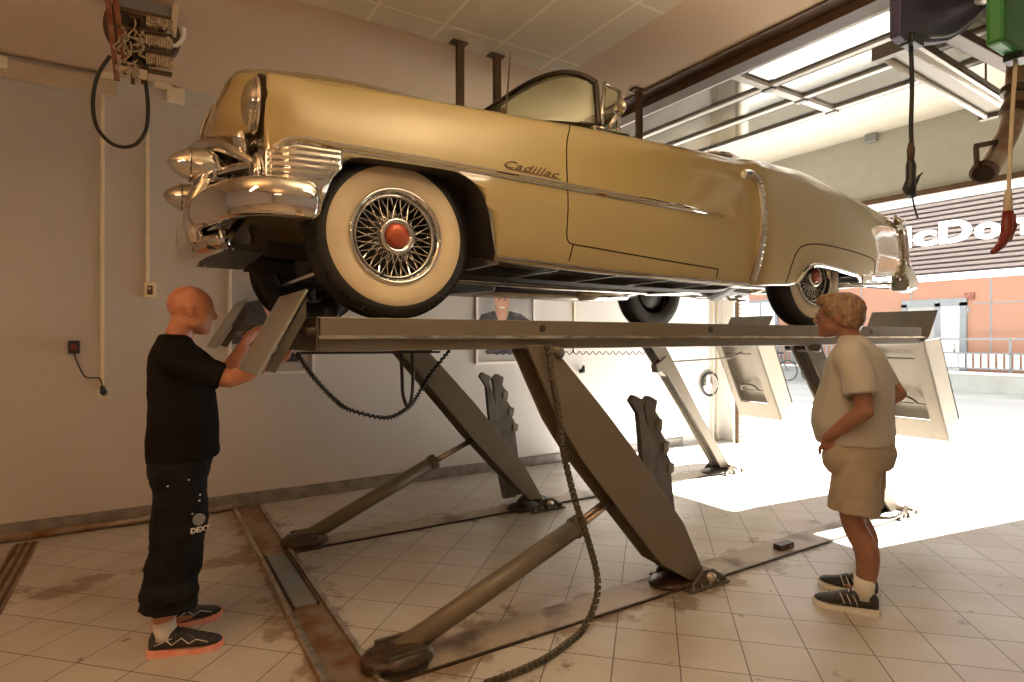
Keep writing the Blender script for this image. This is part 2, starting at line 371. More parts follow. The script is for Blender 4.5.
t,c = wbox((104,394), .085,.085,'wall_socket','white','white wall socket with a black plug in it','socket')
MB().lathe([(0,-.004),(.028,-.004),(.03,0),(0,0)], (c.x,YW-.045,c.z), (0,1,0), 20).build('socket_face','ctrim',t)
t2 = thing('power_plug', (c.x,YW-.06,c.z+.02), 'black angled plug and lead on the white wall socket', 'plug')
MB().tube([(c.x,YW-.05,c.z+.01),(c.x,YW-.10,c.z+.02),(c.x-.01,YW-.10,c.z+.07)], [.022,.026,.014], 10).build('plug','blk',t2,smooth=True)
sw = at(74,347,Y=YW-.03)
MB().tube(spl([(c.x-.01,YW-.10,c.z+.07),(c.x-.03,YW-.06,c.z+.13),(c.x-.12,YW-.03,c.z+.14),(sw.x+.02,YW-.03,sw.z-.12),(sw.x,YW-.03,sw.z-.05)],20), .005, 6).build('lead','blk',t2,smooth=True)
t,c = wbox((74,347), .07,.10,'wall_switch','blk','small black switch box on the rear wall with a lead hanging from it','switch')
MB().box((c.x-.02,YW-.055,c.z-.02),(c.x+.02,YW-.045,c.z+.02)).build('rocker','red',t,bevel=.003)
t,c = wbox((150,290), .085,.125,'key_switch','ctrim','cream key switch plate at the foot of the second conduit','switch')
MB().box((c.x-.02,YW-.052,c.z-.04),(c.x+.02,YW-.044,c.z+.035)).build('face','brown',t,bevel=.003)
MB().lathe([(0,-.012),(.012,-.01),(.014,0),(0,0)],(c.x,YW-.05,c.z+.01),(0,1,0),14).build('key_cylinder','chromed',t)
p = at(582,367,Y=YW-.05)
tag(MB().tube([(p.x,YW-.02,p.z-.05),(p.x,YW-.07,p.z-.05),(p.x+.01,YW-.07,p.z+.02)],[.03,.03,.015],10).build('hanging_plug','blk',smooth=True),'black plug at the foot of the thin conduit behind the lift','plug')
for px,lb in (((163,82),'upper cream junction box beside the wire rack'),((176,95),'lower cream junction box beside the wire rack'),((107,74),'cream junction box at the end of the wall duct')):
    c = at(*px,Y=YW-.04); tag(MB().box((c.x-.065,YW-.06,c.z-.06),(c.x+.065,YW,c.z+.06)).build('junction_box','ctrim',bevel=.01), lb, 'box', 'cream junction boxes')
c = at(3,63,Y=YW-.04); tag(MB().box((c.x-.05,YW-.09,c.z-.05),(c.x+.03,YW-.06,c.z+.04)).build('junction_box','ctrim',bevel=.01),'cream junction box on the duct at the far left','box','cream junction boxes')

# posters
def poster(X0,X1,z0,z1,lab,face):
    t = thing('framed_poster', ((X0+X1)/2,YW,z0), lab, 'poster'); y = YW
    w = .028; b = MB()
    b.box((X0,y-.03,z0),(X0+w,y,z1)).box((X1-w,y-.03,z0),(X1,y,z1)).box((X0+w,y-.03,z0),(X1-w,y,z0+w)).box((X0+w,y-.03,z1-w),(X1-w,y,z1))
    b.build('frame','white',t,bevel=.003)
    MB().box((X0+w,y-.012,z0+w),(X1-w,y-.004,z1-w)).build('print','photo_bg',t)
    def flat(poly, m, name, d): MB().prism(poly,0,y-.012-d,y-.012).build(name,m,t)
    cx = face[0]; cz = face[1]; s = face[2]
    E_ = lambda a,b,r1,r2,n=24: [(a+r1*math.cos(2*PI*k/n), b+r2*math.sin(2*PI*k/n)) for k in range(n)]
    flat([(X0+w,z0+w+.25),(X1-w,z0+w+.25),(X1-w,cz-s*1.2),(cx+s*1.3,cz-s*.7),(cx+s*.5,cz-s*.55),(cx,cz-s*1.8),(cx-s*.5,cz-s*.55),(cx-s*1.4,cz-s*.8),(X0+w,cz-s*1.25)],'photo_dk','printed_shirt',.0015)
    flat([(cx-s*.45,cz-s*.6),(cx+s*.45,cz-s*.6),(cx,cz-s*1.75)],'photo_sk','printed_neck',.001)
    flat(E_(cx,cz,s*.52,s*.75),'photo_sk','printed_face',.002)
    flat(E_(cx,cz+s*.62,s*.55,s*.32),'photo_bg','printed_hair',.0025)
    for dx in (-.2,.2): flat(E_(cx+dx*s,cz+.12*s,s*.08,s*.04,12),'photo_dk','printed_eye',.003)
    flat(E_(cx,cz-.35*s,s*.2,s*.06,14),'white','printed_smile',.003)
    flat([(X0+.12,z0+.14),(X0+.20,z0+.20),(X1-.2,z0+.20),(X1-.13,z0+.15),(X1-.15,z0+.11),(X0+.14,z0+.11)],'photo_dk','printed_car',.002)
poster(3.08,3.86,1.20,2.14,'white framed portrait of a smiling man on the rear wall, seen between car and lift',(3.42,1.90,.19))
poster(.62,1.36,1.16,2.28,'white framed poster on the rear wall behind the front of the car',(.98,1.95,.2))

# hangers dropping from the ceiling behind the car
for px,zt in (((460,42),0),((497,55),0),((639,90),0)):
    a = at(*px,Z=ZC-.002); t = thing('ceiling_hanger', a, {460:'left of two brown steel hangers dropping from the ceiling behind the hood',497:'right of two brown steel hangers dropping from the ceiling behind the hood',639:'brown steel hanger by the end of the brown ceiling beam'}[px[0]], 'hanger', 'brown ceiling hangers')
    MB().box((a.x-.025,a.y-.02,ZC-.9 if px[0]<600 else ZC-.45),(a.x+.025,a.y+.02,ZC-.02)).build('post','brown',t)
    MB().box((a.x-.07,a.y-.035,ZC-.02),(a.x+.05,a.y+.035,ZC)).build('foot_plate','brown',t)

# tangled wire rack unit at upper left
ra = thing('ceiling_rack', (-.02,4.3,3.0), 'rusty steel rack unit packed with wires and a dark fan disc, hanging at upper left', 'rack')
q = lambda u,v,Y=4.3: at(u,v,Y=Y)
MB().beam(q(105,-25),q(117,80),.03,.03).build('upright','redrust',ra); MB().beam(q(112,-25),q(126,74),.035,.03).build('upright','redrust',ra)
MB().beam(q(130,14),q(133,84),.02,.02).build('upright','brown',ra); MB().beam(q(142,14),q(143,84),.02,.02).build('upright','brown',ra)
MB().beam(q(179,-25),q(173,36),.035,.035).build('upright','beige',ra)
MB().prism([(q(117,-25).x,q(117,-25).z),(q(176,-25).x,q(176,-25).z),(q(174,20).x,q(174,20).z),(q(117,9).x,q(117,9).z)],0,4.33,4.36).build('back_panel','grey',ra)
MB().beam(q(117,9),q(174,21),.03,.03).build('cross_bar','brown',ra)
for v0,v1 in ((27,37),(45,55),(64,75)): MB().beam(q(114,v0),q(172,v1),.05,.015).build('shelf_bar','brown',ra)
MB().lathe([(0,-.02),(.2,-.02),(.215,0),(.2,.03),(0,.03)], q(143,32,4.5)+Vector((0,0,0)), (0,1,.12), 36).build('fan_disc','brown',ra,smooth=False)
rnd = random.Random(3)
for r_ in range(3):
    b = MB()
    for k in range(11):
        u = 146+k*2.5; v = 17+r_*18.5+(u-146)*.19; h = 10+rnd.random()*4
        c1=q(u,v,4.285); b.box((c1.x,4.26,c1.z-h*.0052),(c1.x+.010,4.30,c1.z))
    b.build('terminal_strip','paper',ra)
b = MB()
for k in range(26):
    u = 118+rnd.random()*26; v = 16+rnd.random()*50
    pts = [q(u,v,4.27),q(u+rnd.uniform(-5,5),v+5,4.24),q(u+rnd.uniform(-6,6),v+10,4.26),q(u+rnd.uniform(-8,8),v+14,4.27)]
    b.tube(spl(pts,8), .005, 5)
b.build('wires','paper',ra)
b = MB()
for k in range(18):
    u = 120+rnd.random()*24; v = 16+rnd.random()*52; b.beam(q(u,v,4.30),q(u+6,v+1,4.30),.03,.05)
b.build('relays','blk',ra)
for u,v in ((125,68),(139,74)): 
    c = q(u,v); MB().box((c.x-.035,4.28,c.z-.035),(c.x+.04,4.36,c.z+.035)).build('terminal_box','beige',ra,bevel=.004)
lp = spl([q(110,56),q(98,75),q(93,100),q(96,125),q(108,141),(q(122,147)),q(136,144),q(146,130),q(148,108),q(146,85),q(144,68)],44)
MB().tube(lp,.011,8).build('cable_loop','rubber',ra,smooth=True)
MB().tube(spl([q(149,66),q(146,72),q(145,80),q(148,95)],12),.006,6).build('white_lead','white',ra,smooth=True)
lp = spl([q(170,28),q(168,38),q(175,46),q(183,38),q(184,28)],14); MB().tube(lp,.012,8).build('white_hook','white',ra,smooth=True)

# fluorescent lamp fixture near the opening
A_ = at(888,50,Y=2.0); B_ = at(1012,128,Y=2.0); 
A_ = Vector((4.20,1.97,3.42)); B_ = Vector((5.95,2.0,3.37))
fx = thing('fluorescent_fixture', (A_+B_)/2, 'long grey unlit fluorescent fixture hanging under the open door', 'lamp')
MB().beam(A_,B_,.26,.05).build('housing','lift',fx,bevel=.008)
for dy in (-.08,.08): MB().tube([A_+Vector((.03,dy,-.04)),B_+Vector((-.03,dy,-.04))],.019,12).build('tube','white',fx,smooth=True)
MB().loft([[A_+Vector((0,-.03,-.0)),A_+Vector((0,-.14,-.045)),A_+Vector((0,-.14,-.05)),A_+Vector((0,-.03,-.01))],[B_+Vector((0,-.03,0)),B_+Vector((0,-.14,-.045)),B_+Vector((0,-.14,-.05)),B_+Vector((0,-.03,-.01))]]).build('reflector','white',fx)
MB().box(A_+Vector((-.03,-.13,-.06)),A_+Vector((.03,.13,.03))).build('end_cap','lift',fx); MB().box(B_+Vector((-.03,-.13,-.06)),B_+Vector((.03,.13,.03))).build('end_cap','lift',fx)
for k in (.15,.85):
    c = A_.lerp(B_,k); MB().tube([c,Vector((c.x,c.y,3.86))],.008,6).build('hanger_rod','brown',fx)
tag(MB().beam((4.35,1.75,3.47),(6.35,1.62,3.40),.10,.06).build('support_arm','brown',bevel=.005),'brown steel support arm running behind the fluorescent fixture','bracket')
# exhaust hose
ex = thing('exhaust_hose', (4.7,1.55,3.2), 'dirty brown exhaust extraction pipe hanging at upper right', 'exhaust hose')
E_ = lambda u,v: at(u,v,Y=1.5)
MB().tube(spl([E_(1024,-70),E_(1021,20),E_(1018,70),E_(1015,105),E_(1009,130),E_(998,152),E_(986,172)],28), [.062]*28, 20).build('pipe','rustmetal',ex,smooth=True)
MB().tube([E_(985,170),E_(983,174)],[.070,.070],20).build('pipe_rim','brown',ex)
MB().tube([E_(983.6,173),E_(982.9,174.6)],[.055,.055],20).build('pipe_mouth','gap',ex)
MB().tube([E_(1015,88),E_(1014.5,94)],.075,20).build('clamp','brown',ex); MB().tube([E_(1014.5,108),E_(1013,114)],.073,20).build('clamp','brown',ex)
b = MB(); pts=[E_(976,146),E_(996,142),E_(996,158),E_(977,165)]
for i in range(4): b.beam(pts[i],pts[(i+1)%4],.02,.03)
b.build('bracket','brown',ex)
# hose reels and hanging grips
rb = thing('hose_reel', (3.95,1.62,3.45), 'dark purple-blue round hose reel hanging from the ceiling, top right', 'hose reel')
poly=[at(u,v,Y=1.62) for u,v in ((897,-75),(897,36),(903,42),(925,44),(945,42),(963,32),(979,16),(991,-4),(999,-28),(1000,-75))]
MB().prism([(p.x,p.z) for p in poly],0,1.60,1.66).build('drum_cover','blue',rb,bevel=.008)
MB().tube(spl([p+Vector((-.005,-.024,.03)) for p in poly[3:9]],24),.010,8).build('rim_bead','grey',rb,smooth=True)
c=at(911,45,Y=1.62); MB().box((c.x-.06,1.58,c.z-.01),(c.x+.07,1.66,c.z+.05)).build('hose_outlet','blk',rb,bevel=.01)
MB().box((c.x+.2,1.61,c.z+.5),(c.x+.3,1.65,3.86)).build('ceiling_bracket','brown',rb)
MB().tube(spl([at(911,45,Y=1.62),at(912,90,Y=1.62),at(911,125,Y=1.62),at(912,150,Y=1.62)],12),.012,8).build('hose','rubber',rb,smooth=True)
bg = thing('hose_grip', at(911,190,Y=1.62), 'black trigger grip hanging on the hose below the blue reel', 'air gun')
h = lambda u,v: at(u,v,Y=1.62)
MB().tube([h(911,143),h(911,150),h(910.5,162)],[.014,.02,.016],10).build('coupling','brown',bg,smooth=True)
MB().tube([h(910.5,160),h(911,166),h(910.5,180),h(909,188),h(912,197)],[.018,.026,.024,.034,.020],12).build('grip','blk',bg,smooth=True)
MB().tube([h(911,190),h(916,182),h(919,176),h(922,173)],[.012,.012,.008,.006],8).build('trigger','blk',bg,smooth=True)
MB().tube([h(912,195),h(914,206),h(918,219)],.005,6).build('nozzle','blk',bg,smooth=True)
h = lambda u,v: at(u,v,Y=1.2)
rg = thing('hose_reel', h(1015,20), 'green box hose reel at the top right corner, right of the blue one', 'hose reel')
c0 = h(997,43); MB().box((c0.x,1.17,c0.z),(c0.x+.42,1.25,c0.z+.75)).build('case','green',rg,bevel=.02)
MB().box((c0.x+.19,1.16,c0.z-.035),(c0.x+.27,1.24,c0.z)).build('hose_outlet','blk',rg); MB().box((c0.x+.15,1.15,c0.z+.75),(c0.x+.25,1.25,3.86)).build('ceiling_bracket','brown',rg)
o = MB().tube(spl([(c0.x+.23,1.2,c0.z-.03),h(1012.5,110),h(1010,160),h(1008,200)],12),.010,8).build('hose','beige',rg,smooth=True)
rr = thing('hose_grip', h(1006,225), 'red air gun hanging on the pale hose below the green reel', 'air gun')
MB().tube([h(1008.5,190),h(1008,198),h(1008,206),h(1008,214)],[.012,.018,.020,.018],12).build('coupling','beige',rr,smooth=True)
MB().tube([h(1008,212),h(1007,226),h(1006,236),h(1000,246),h(993,252)],[.024,.025,.025,.019,.012],12).build('gun_body','red',rr,smooth=True)
MB().tube([h(1013,214),h(1015,226),h(1009,240)],[.010,.010,.012],8).build('trigger','red',rr,smooth=True)

# ------------------------------------------------------------------ suspended lit lamps behind the camera
for (x,y,pw) in ((1.45,1.2,1.6),(-1.6,1.9,.9),(-1.4,-1.4,.8)):
    t = thing('ceiling_lamp', (x,y,2.9), 'lit suspended fluorescent lamp behind the camera', 'lamp', 'lit ceiling lamps')
    MB().box((x-.62,y-.03,2.86),(x+.62,y+.03,2.90)).build('housing','white',t)
    for dy in (-.06,.06): MB().tube([(x-.6,y+dy,2.87),(x+.6,y+dy,2.87)],.018,10).build('tube','lampon',t,smooth=True)
    for dx in (-.5,.5): MB().tube([(x+dx,y,2.9),(x+dx,y,ZC)],.006,6).build('suspension_rod','brown',t)
    for up in (0,1):
        L = bpy.data.lights.new('lamp_light','AREA'); L.shape='RECTANGLE'; L.size=1.2; L.size_y=.14; L.energy=((LAMP_UP*(.75 if x>0 else .6)) if up else LAMP_W*(.25 if x>0 else 2.6))*pw; L.color=(1,.78,.54) if x>0 else (1,.50,.21)
        lo = bpy.data.objects.new('lamp_light', L); COL.objects.link(lo); lo.location=(x,y,2.83 if not up else 2.93); lo.rotation_euler=(PI*up,0,0)

# ------------------------------------------------------------------ across the street
FX = 20.0
fb = thing('street_building', (FX+4,8,0), 'terracotta clad building across the street with a louvred band', 'building')
MB().box((FX,-12,-.1),(FX+8,15.5,7.2)).build('wall','terra',fb)
b = MB()
z = 3.42
while z < 5.5: b.box((FX-.16,-12,z),(FX-.02,12.3,z+.082)); z += .14
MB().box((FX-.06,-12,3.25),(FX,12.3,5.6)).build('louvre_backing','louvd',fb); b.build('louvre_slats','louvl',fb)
MB().box((FX-.2,-12,5.5),(FX,12.3,5.95)).build('upper_fascia','white',fb)
MB().box((FX-.30,-12,3.16),(FX,12.3,3.34)).build('white_band','fascia',fb,label='bright white band under the louvres')
b = MB()
for y in (13.4,11.9,10.4,8.9,6.9,5.3,3.7,2.1): b.box((FX-.012,y-.02,0),(FX,y+.02,3.2))
b.box((FX-.012,-12,2.44),(FX,7.3,2.475)); b.build('panel_joints','grey',fb)
d = MB().box((FX-.08,7.45,0),(FX,7.62,2.5)).box((FX-.08,8.1,0),(FX,8.25,2.5)).box((FX-.08,9.0,0),(FX,9.15,2.5)).box((FX-.08,7.45,2.40),(FX,9.15,2.62)).build('door_frame','grey',fb)
MB().box((FX-.05,7.62,.1),(FX-.03,8.1,2.4)).build('door_pane','white',fb); MB().box((FX-.05,8.25,.1),(FX-.03,9.0,2.4)).build('door_leaf','conc',fb)
MB().box((FX-.12,7.72,1.0),(FX-.05,7.75,1.3)).build('door_handle','chromed',fb)
wdw = MB().box((FX-.06,13.4,1.3),(FX,15.4,2.9)).build('window_frame','grey',fb); 
for k in range(3): MB().box((FX-.075,13.5+k*.63,1.4),(FX-.06,14.05+k*.63,2.8)).build('window_pane','white',fb)
c = at(970,296,X=FX); MB().box((FX-.05,c.y-.12,c.z-.1),(FX,c.y+.12,c.z+.1)).build('red_box','redrust',fb,label='small dark red box on the terracotta wall')
c = at(963,310,X=FX-.02); sg = MB().lathe([(0,-.02),(.17,-.02),(.17,0),(0,0)],c,(1,0,0),28).build('round_sign','grey',fb); 
MB().lathe([(0,-.005),(.135,-.005),(.135,0),(0,0)],c-Vector((.022,0,0)),(1,0,0),28).build('sign_face','conc',fb); MB().box((c.x-.04,c.y-.09,c.z-.03),(c.x-.02,c.y+.09,c.z+.03)).build('sign_mark','white',fb)
c = at(960,319,X=FX-.02); MB().box((c.x-.01,c.y-.14,c.z-.06),(c.x+.01,c.y+.14,c.z+.06)).build('notice','white',fb)
# lit shop sign
sgn = thing('shop_sign', (FX-.3,5,4.0), 'white illuminated shop sign letters mounted on the louvred band', 'sign')
def sign_letter(ch, y, h, wid, z):
    m = text_mb(ch, 1.0, .05, .035, 0, 1)
    xs=[v.x for v in m.v]; ys=[v.y for v in m.v]; w0=max(xs)-min(xs)
    b = MB(); b.f = m.f
    k = wid/w0
    b.v = [Vector((FX-.28+v.z, y-(v.x-min(xs))*k, z+(v.y)*h/.70)) for v in m.v]
    return b.build('letter','sign',sgn)
# right edge of M, I saw: letters run to the right (towards -Y)
wd = {'M':1.0,'c':.61,'D':.79,'o':.59,'n':.56,'a':.56,'l':.22,'d':.58,"'":.18,'s':.52}
y = 9.80; hh=.60
for ch in "McDonald's":
    sign_letter(ch, y, hh, wd[ch]*1.0, 4.24); y -= wd[ch]+.075
# white building at the left
wb = thing('white_building', (FX+3,20,0), 'white rendered building corner seen past the far jamb', 'building')
MB().box((FX-.6,15.6,-.1),(FX+6,28,6.5)).build('wall','white',wb)
MB().box((FX-.64,16.0,1.2),(FX-.6,17.2,2.8)).build('window','grey',wb)
# terrace wall and railing
tw = thing('terrace_wall', (18.9,8,0), 'low concrete terrace wall along the far side of the street', 'wall')
MB().box((18.8,-10,-.1),(19.05,24,.50)).build('wall','conc',tw,bevel=.01); MB().box((18.75,-10,.50),(19.1,24,.56)).build('coping','white',tw)
MB().box((17.9,-10,-.1),(18.8,24,.04)).build('pavement','conc',tw)
rl = thing('terrace_railing', (18.95,8,.56), 'grey metal railing with upright bars on the low terrace wall', 'railing')
MB().box((18.93,-10,1.42),(18.98,24,1.47)).build('handrail','grey',rl)
MB().box((18.93,-10,.64),(18.97,24,.68)).box((18.93,-10,1.04),(18.97,9.0,1.08)).build('bottom_rail','grey',rl)
for k in range(18): MB().box((18.93,-9.9+k*2.0,.56),(18.97,-9.85+k*2.0,1.45)).build('post','grey',rl)
bb = MB(); y=-9.7
while y < 9.0: bb.box((18.94,y,.66),(18.96,y+.11,1.06)); y+=.17
bb.build('bars','white',rl)
bb = MB(); y=9.1
while y < 24: bb.box((18.94,y,.66),(18.965,y+.04,1.42)); y+=.14
bb.build('bars','grey',rl)
def bicycle(y, lab):
    t = thing('bicycle', (18.3,y,.04), lab, 'bicycle', 'bicycles by the railing')
    x=18.3; z=.38
    for yy in (y-.5,y+.5):
        w=MB().tube([(x,yy+.33*math.cos(a*PI/12),z+.33*math.sin(a*PI/12)) for a in range(24)],.018,6,closed=True).build('wheel','rubber',t)
        s_=MB()
        for a in range(8): s_.tube([(x,yy,z),(x,yy+.33*math.cos(a*PI/4),z+.33*math.sin(a*PI/4))],.004,4)
        s_.build('spokes','chromed',w)
    f=MB(); P=[(x,y-.5,z),(x,y-.12,z+.05),(x,y-.2,z+.5),(x,y-.5,z),(x,y-.2,z+.5),(x,y+.33,z+.5),(x,y-.12,z+.05),(x,y+.33,z+.5),(x,y+.5,z)]
    for a_,b_ in zip(P,P[1:]): f.tube([a_,b_],.018,6)
    f.build('frame','grey',t); MB().tube([(x-.25,y+.30,z+.62),(x,y+.33,z+.66),(x+.25,y+.30,z+.62)],.015,6).tube([(x,y+.33,z+.5),(x,y+.33,z+.66)],.015,6).build('handlebar','chromed',t)
    MB().ell((x,y-.23,z+.58),(.07,.13,.035)).build('saddle','blk',t)
    MB().tube([(x,y-.2,z+.5),(x,y-.23,z+.56)],.014,6).build('seat_post','chromed',t)
for yy,l in ((10.6,'bicycle by the railing, seen just left of the standing man'),(12.4,'bicycle by the railing, middle of the three'),(14.2,'bicycle by the railing, nearest the far jamb')): bicycle(yy,l)
# ------------------------------------------------------------------ sun and sky
sun = bpy.data.lights.new('sun','SUN'); sun.energy = SUN_E; sun.angle = .009; sun.color = (1,.97,.92)
so = bpy.data.objects.new('sun', sun); COL.objects.link(so)
so.rotation_euler = Vector((-1.0,.17,-.98)).to_track_quat('-Z','Y').to_euler()
w = bpy.data.worlds.new('sky'); sc.world = w; w.use_nodes = True
bg = w.node_tree.nodes['Background']; bg.inputs[0].default_value = (.86,.93,1,1); bg.inputs[1].default_value = SKY_E

# ------------------------------------------------------------------ the car lift
lf = thing('car_lift', (3.2,3.5,0), 'olive-beige four-arm hydraulic car lift standing on the tiled floor', 'car lift')
def runway(y0, y1, near):
    X0, X1 = .60, 5.73; s = 1
    prof = [(y0,1.50),(y0,1.583),(y1,1.583),(y1,1.50),(y1-.012,1.50),(y1-.012,1.44),(y1-.10,1.44),(y1-.10,1.49),(y0+.10,1.49),(y0+.10,1.44),(y0+.012,1.44),(y0+.012,1.50)]
    r = MB().prism(prof,0,X0,X1,axis='x').build('runway','lift',lf,bevel=.004)
    lipm = MB().box((X0,y0-.018,1.492),(X1,y0+.006,1.507)).build('side_ledge','polished',r)
    MB().box((X0-.005,y0,1.44),(X0+.01,y1,1.58)).build('end_plate','liftdk',r)
    b = MB()
    for x in (1.72,3.0,4.9): b.lathe([(0,-.004),(.018,-.004),(.02,0),(0,0)],(x,y0,1.545),(0,1,0),14)
    b.build('bolts','grease',r)
    # front chock plate
    A = Vector((.565,0,1.69)); B = Vector((.38,0,1.345))
    if not near: A.z += .05; B.z += .08
    d = (B-A).normalized(); n = Vector((d.z,0,-d.x))
    pl = MB().loft([[Vector((p.x,yy,p.z)) for p in (A,B,B+n*.012,A+n*.012)] for yy in (y0,y1)]).build('front_chock_plate','plate',lf,bevel=.003,label='galvanised tilted chock plate')
    for yy in (y0+.03,y1-.04): MB().loft([[Vector((p.x,q_,p.z)) for p in (A-n*.012+d*.03,B-n*.012-d*.03,B-n*.05-d*.04,A-n*.05+d*.1)] for q_ in (yy,yy+.012)]).build('stiffener','liftdk',pl)
    MB().tube([(X0-.02,y0,1.52),(X0-.02,y1,1.52)],.02,10).build('hinge_bar','grease',lf,smooth=True)
    # rear stop plate, flares up
    MB().loft([[Vector(p) for p in ((5.86,yy,1.50),(6.02,yy,1.742),(6.032,yy,1.735),(5.875,yy,1.495))] for yy in (y0,y1)]).build('rear_stop_plate','brownlift',lf,bevel=.004,label='dark flared stop plate')
    # hanging drive-on ramp: sides, ribs and recessed deck
    T0 = Vector((5.76,0,1.47)); B0 = Vector((6.25,0,.54)); T1 = Vector((6.08,0,1.49)); B1 = Vector((6.46,0,.74))
    if not near: 
        for q_ in (T0,B0,T1,B1): q_.x -= .06
    L = lambda p,yy: Vector((p.x,yy,p.z))
    mid = T0.lerp(B0,.80)
    def side(ya,yb): return MB().loft([[L(p,yy) for p in (T0,B0,B1,T1)] for yy in (ya,yb)])
    ramp = MB().loft([[L(p,yy) for p in (T1,B1,B1-Vector((.02,0,.02)),T1-Vector((.02,0,0)))] for yy in (y0,y1)]).build('drive_on_ramp','lift',lf,bevel=.003)
    side(y0,y0+.015).build('side_cheek','lift',ramp,bevel=.003); side(y1-.015,y1).build('side_cheek','lift',ramp,bevel=.003)
    def facep(a0,a1,ya,yb,name,m='lift',dz=.0):
        P0=T0.lerp(B0,a0); P1=T0.lerp(B0,a1); o_=Vector((.012,0,.006))
        return MB().loft([[L(p,yy) for p in (P0,P1,P1+o_,P0+o_)] for yy in (ya,yb)]).build(name,m,ramp)
    facep(.80,1.0,y0,y1,'bottom_lip'); facep(0,.07,y0,y1,'top_flange'); facep(.07,.80,y0,y0+.11,'side_flange'); facep(.07,.80,y1-.08,y1,'side_flange')
    rec = Vector((.10,0,.05))
    P0=T0.lerp(B0,.02)+rec; P1=T0.lerp(B0,.86)+rec
    MB().loft([[L(p,yy) for p in (P0,P1,P1+Vector((.01,0,.005)),P0+Vector((.01,0,.005)))] for yy in (y0+.015,y1-.015)]).build('recessed_deck','lift',ramp)
    for k in (.20,.66):
        a=T0.lerp(B0,k)+Vector((.04,0,.02)); MB().tube([L(a,y0+.10),L(a,y1-.07)],.008,6).build('cross_rod','liftdk',ramp)
    a=T0.lerp(B0,.6)+Vector((.03,0,.02)); c_=T0.lerp(B0,.66)+Vector((.03,0,.02))
    MB().tube(spl([L(c_,y1-.12),L(a,y1-.16),L(a,y1-.30),L(c_,y1-.36)],10),.014,8).build('grab_handle','liftdk',ramp,smooth=True)
    MB().tube([(5.76,y0-.01,1.475),(5.76,y1+.01,1.475)],.022,10).build('ramp_hinge','liftdk',lf,smooth=True)
M['brownlift'] = mat('dark_lift_plate', (.12,.09,.06), .5, .1, col2=(.09,.07,.05), nscale=6)
runway(2.47,3.03,True); runway(4.10,4.66,False)
def arm(poly, y0, y1, m='lift'):
    a = MB().prism(poly,0,y0,y0+.018).prism(poly,0,y1-.018,y1).build('arm',m,lf,bevel=.003)
    k = len(poly)//2
    up = poly[:k]; lo = poly[k:][::-1]
    # top plate closes the channel, inner web set back from the open side
    b = MB(); b.loft([[(p[0],y0+.018,p[1]),(p[0],y1-.018,p[1]),(p[0]-.012,y1-.018,p[1]-.010),(p[0]-.012,y0+.018,p[1]-.010)] for p in up])
    b.build('top_plate',m,a)
    w=[((u_[0]*.35+l_[0]*.65),(u_[1]*.35+l_[1]*.65)) for u_,l_ in zip(up,lo)]
    b = MB(); b.loft([[(p[0],y0+.018,p[1]),(p[0],y1-.018,p[1]),(p[0]+.01,y1-.018,p[1]+.01),(p[0]+.01,y0+.018,p[1]+.01)] for p in w])
    b.build('inner_web','liftdk',a)
    return a
tr_ = lambda P_,Y: [(q_.x,q_.z) for q_ in (at(u,v,Y=Y) for u,v in P_)]
near_front = tr_([(552,345),(608,414),(636,452),(684,523),(707,578),(690,580),(662,565),(584,462),(561,424),(527,345)],2.42)
arm(near_front,2.42,2.59)
arm(tr_([(424,346),(475,403),(522,461),(543,498),(531,500),(521,491),(474,440),(401,352)],4.2),4.20,4.42)
arm([(4.24,1.46),(4.62,.95),(4.95,.55),(5.43,.05),(5.27,.05),(4.80,.50),(4.45,.95),(4.05,1.46)],2.50,2.64)
arm([(4.46,1.46),(4.78,1.02),(5.02,.68),(5.50,.07),(5.36,.07),(4.86,.72),(4.62,1.02),(4.26,1.46)],4.27,4.42)
for x,y in ((2.86,2.53),(2.95,4.31),(5.38,2.57),(5.47,4.34)):
    f = MB().prism([(x-.14,.0),(x+.16,.0),(x+.16,.03),(x+.06,.10),(x-.03,.11),(x-.12,.04)],0,y-.15,y-.135).prism([(x-.14,.0),(x+.16,.0),(x+.16,.03),(x+.06,.10),(x-.03,.11),(x-.12,.04)],0,y+.135,y+.15)
    f.box((x-.16,y-.17,0),(x+.18,y+.17,.014)).box((x+.12,y-.16,.0),(x+.15,y+.16,.05)); f = f.build('foot_bracket','liftdk',lf,bevel=.002)
    MB().tube([(x+.02,y-.18,.06),(x+.02,y+.18,.06)],.028,12).build('pivot_pin','rod',f,smooth=True)
    b=MB()
    for i in range(5): b.box((x-.14+i*.07,y-.16,.014),(x-.12+i*.07,y-.14,.04))
    b.build('bolt_heads','rod',f)
    MB().ell((x-.14,y,.02),(.16,.12,.035)).build('grease_lump','grease',f,smooth=True,disp=(.02,.05))
# upper pivots
for x,y in ((1.78,2.53),(1.86,4.31),(4.14,2.57),(4.36,4.34)):
    MB().tube([(x,y-.13,1.42),(x,y+.13,1.42)],.03,12).build('upper_pivot','liftdk',lf,smooth=True)
# base tracks
M['liftdk2'] = mat('worn_floor_plate', (.40,.33,.26), .45, .1, col2=(.16,.12,.085), nscale=4, bump=.12, bscale=25, namt=(.50,.66), detail=8)
for (y0,y1,x1) in ((2.44,2.66,5.5),(4.29,4.47,5.55)):
    t_=MB().box((.8,y0,0),(x1,y1,.010)).build('base_track','liftdk2',lf)
    MB().box((.8,y0-.010,0),(x1,y0,.014)).build('track_edge','grease',t_)
MB().box((3.75,2.49,.01),(3.9,2.55,.05)).build('track_stop','grease',lf)
